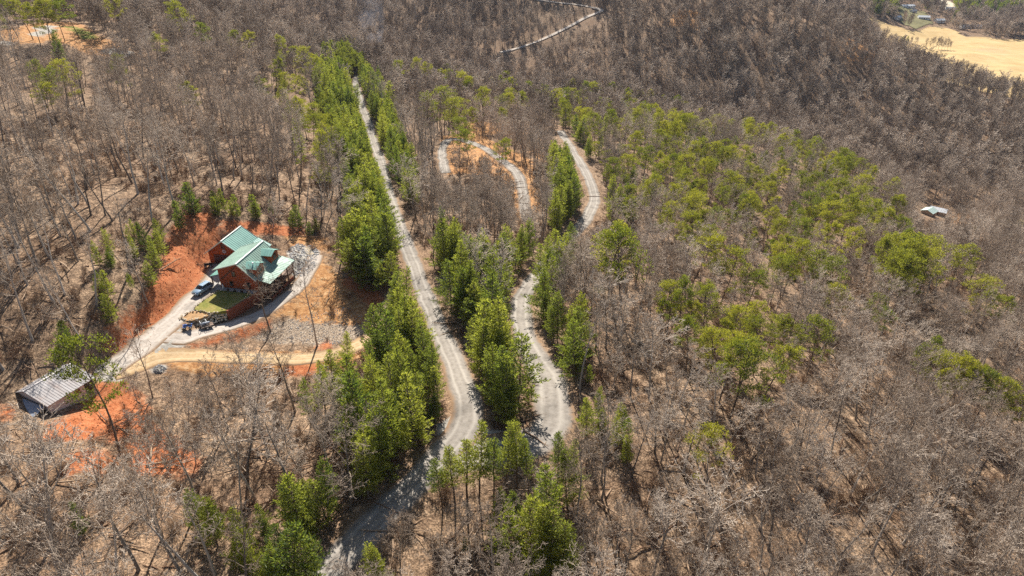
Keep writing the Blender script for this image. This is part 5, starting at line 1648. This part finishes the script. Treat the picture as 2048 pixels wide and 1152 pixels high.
VH = [('farmhouse', 1812, 25, 20, 8, R(8), M_WROOF, 'long white roofed house at the left of the far valley'), ('farmhouse', 1846, 40, 15, 8, R(-12), M_WROOF, 'white roofed house above the pale track in the far valley'),
      ('farmhouse', 1879, 42, 12, 8, R(5), M_WROOF, 'small white roofed house among the far valley trees'), ('farmhouse', 1944, 50, 26, 9, R(-6), M_SHING, 'long low grey roofed house behind the far hedge'),
      ('farmhouse', 1901, 21, 14, 8, R(-25), M_SHING, 'grey roofed house by the bright yard at the top right'), ('farmhouse', 1794, 44, 9, 6, R(30), M_WROOF, 'tiny pale house at the far left edge of the field'),
      ('farmhouse', 1824, 32, 9, 6, R(20), M_SHING, 'small grey outbuilding below the long white house')]
for nm, px, py, w, d, yw, rm, lab in VH:
    p = at_z(px, py, -147.4)
    barn(nm, px, py, w, d, 2.7, 1.7, yw, rm, M_WHITE, lab, 'house', None, 5)

# ---- the dry field in the valley
def m_field():
    m, nt, out = mat('dry_hay_field')
    P = geo_pos(nt)
    n1 = noise(nt, .05, 5, .65, P); n2 = noise(nt, .012, 2, .6, P)
    wv = nt.nodes.new('ShaderNodeTexWave'); wv.wave_type = 'RINGS'; wv.inputs['Scale'].default_value = .035; wv.inputs['Distortion'].default_value = 3.0; wv.inputs['Detail'].default_value = 1.0
    mp = nt.nodes.new('ShaderNodeMapping'); mp.inputs['Location'].default_value = (-640, -720, 0)
    nt.links.new(P, mp.inputs['Vector']); nt.links.new(mp.outputs[0], wv.inputs['Vector'])
    c = ramp(nt, [(.3, (.40, .27, .115)), (.55, (.52, .37, .175)), (.8, (.60, .46, .25))], n1).outputs[0]
    c = mix(nt, math_n(nt, 'MULTIPLY', wv.outputs['Fac'], .3), c, (.38, .27, .13))
    c = mix(nt, ramp(nt, [(.55, 0), (.75, .5)], n2).outputs[0], c, (.36, .25, .16))
    bsdf(nt, out, c, .95, .1)
    return m
def drape(name, poly, m, lift, step):
    xs = [p[0] for p in poly]; ys = [p[1] for p in poly]
    gx = np.arange(min(xs), max(xs) + step, step); gy = np.arange(min(ys), max(ys) + step, step)
    X, Y = np.meshgrid(gx, gy, indexing='ij')
    k = inside(poly, X[:-1, :-1] + step / 2, Y[:-1, :-1] + step / 2)
    Z = ground(X, Y) + lift
    idx = np.arange(X.size).reshape(X.shape)
    Fq = np.c_[idx[:-1, :-1][k], idx[1:, :-1][k], idx[1:, 1:][k], idx[:-1, 1:][k]]
    me = quick_mesh(name, np.c_[X.ravel(), Y.ravel(), Z.ravel()], Fq, True)
    return tag(link(name, me, None, [m]), kind='structure')
M_FIELD = m_field()
drape('field', FIELD, M_FIELD, .5, 5.0)
drape('farmyard', VCLEAR, simple('pale_yard', (.19, .17, .08), .95, .1, vary=.3, scale=.1), .6, 4.0)
drape('farmyard', VCLEAR2, simple('bright_yard', (.55, .48, .36), .95, .1, vary=.2, scale=.1), .6, 4.0)

# ------------------------------------------------------------------ air: thin haze over the valley
def haze():
    z0, z1 = float(GZ.min()) - 1.5, float(max(GZ.max() + 22, CAMZ + 4))
    b = MB().box(GX[0] - 5, GX[-1] + 5, GY[0] - 5, GY[-1] + 5, z0, z1)
    m, nt, out = mat('thin_haze')
    v = nt.nodes.new('ShaderNodeVolumePrincipled')
    v.inputs['Color'].default_value = (.62, .76, 1.0, 1)
    v.inputs['Density'].default_value = HAZE
    v.inputs['Anisotropy'].default_value = 0.0
    nt.links.new(v.outputs[0], out.inputs['Volume'])
    tag(b.build('haze', m), 'thin pale blue haze over the far slopes', 'haze', kind='stuff')
HAZE = 0.00004
haze()

# a wisp of smoke rising from the woods beyond the end of the straight road
def smoke():
    p = at(752, 128)
    b = MB(); t_ = Tubes()
    t_.tube([(0, 0, 0), (1, 0, 8), (0, 1, 20), (-2, 2, 36), (-4, 3, 52), (-5, 3, 64)], [1.5, 5, 9, 12, 13, 9], 12)
    b.V = t_.V; b.F = t_.F + [tuple(range(12))[::-1], tuple(60 + i for i in range(12))]
    m, nt, out = mat('wood_smoke')
    v = nt.nodes.new('ShaderNodeVolumePrincipled')
    v.inputs['Color'].default_value = (.78, .84, 1.0, 1)
    tc = nt.nodes.new('ShaderNodeTexCoord')
    n = noise(nt, .09, 3, .6, tc.outputs['Object'])
    d = ramp(nt, [(.42, 0), (.75, 1)], n).outputs[0]
    # thins out towards the side and the top
    sp = nt.nodes.new('ShaderNodeSeparateXYZ'); nt.links.new(tc.outputs['Object'], sp.inputs[0])
    r2 = math_n(nt, 'SQRT', math_n(nt, 'ADD', math_n(nt, 'POWER', sp.outputs[0], 2.0), math_n(nt, 'POWER', sp.outputs[1], 2.0)))
    rim = ramp(nt, [(.15, 1), (.75, 0)], math_n(nt, 'DIVIDE', r2, 14.0)).outputs[0]
    top = ramp(nt, [(.05, 1), (.98, 0)], math_n(nt, 'DIVIDE', sp.outputs[2], 64.0)).outputs[0]
    nt.links.new(math_n(nt, 'MULTIPLY', math_n(nt, 'MULTIPLY', math_n(nt, 'MULTIPLY', d, rim), top), .05), v.inputs['Density'])
    nt.links.new(v.outputs[0], out.inputs['Volume'])
    o = b.build('smoke', m); o.location = (p[0], p[1], p[2] + 6)
    tag(o, 'thin bluish wisp of smoke rising beyond the straight road', 'smoke', kind='stuff')
smoke()
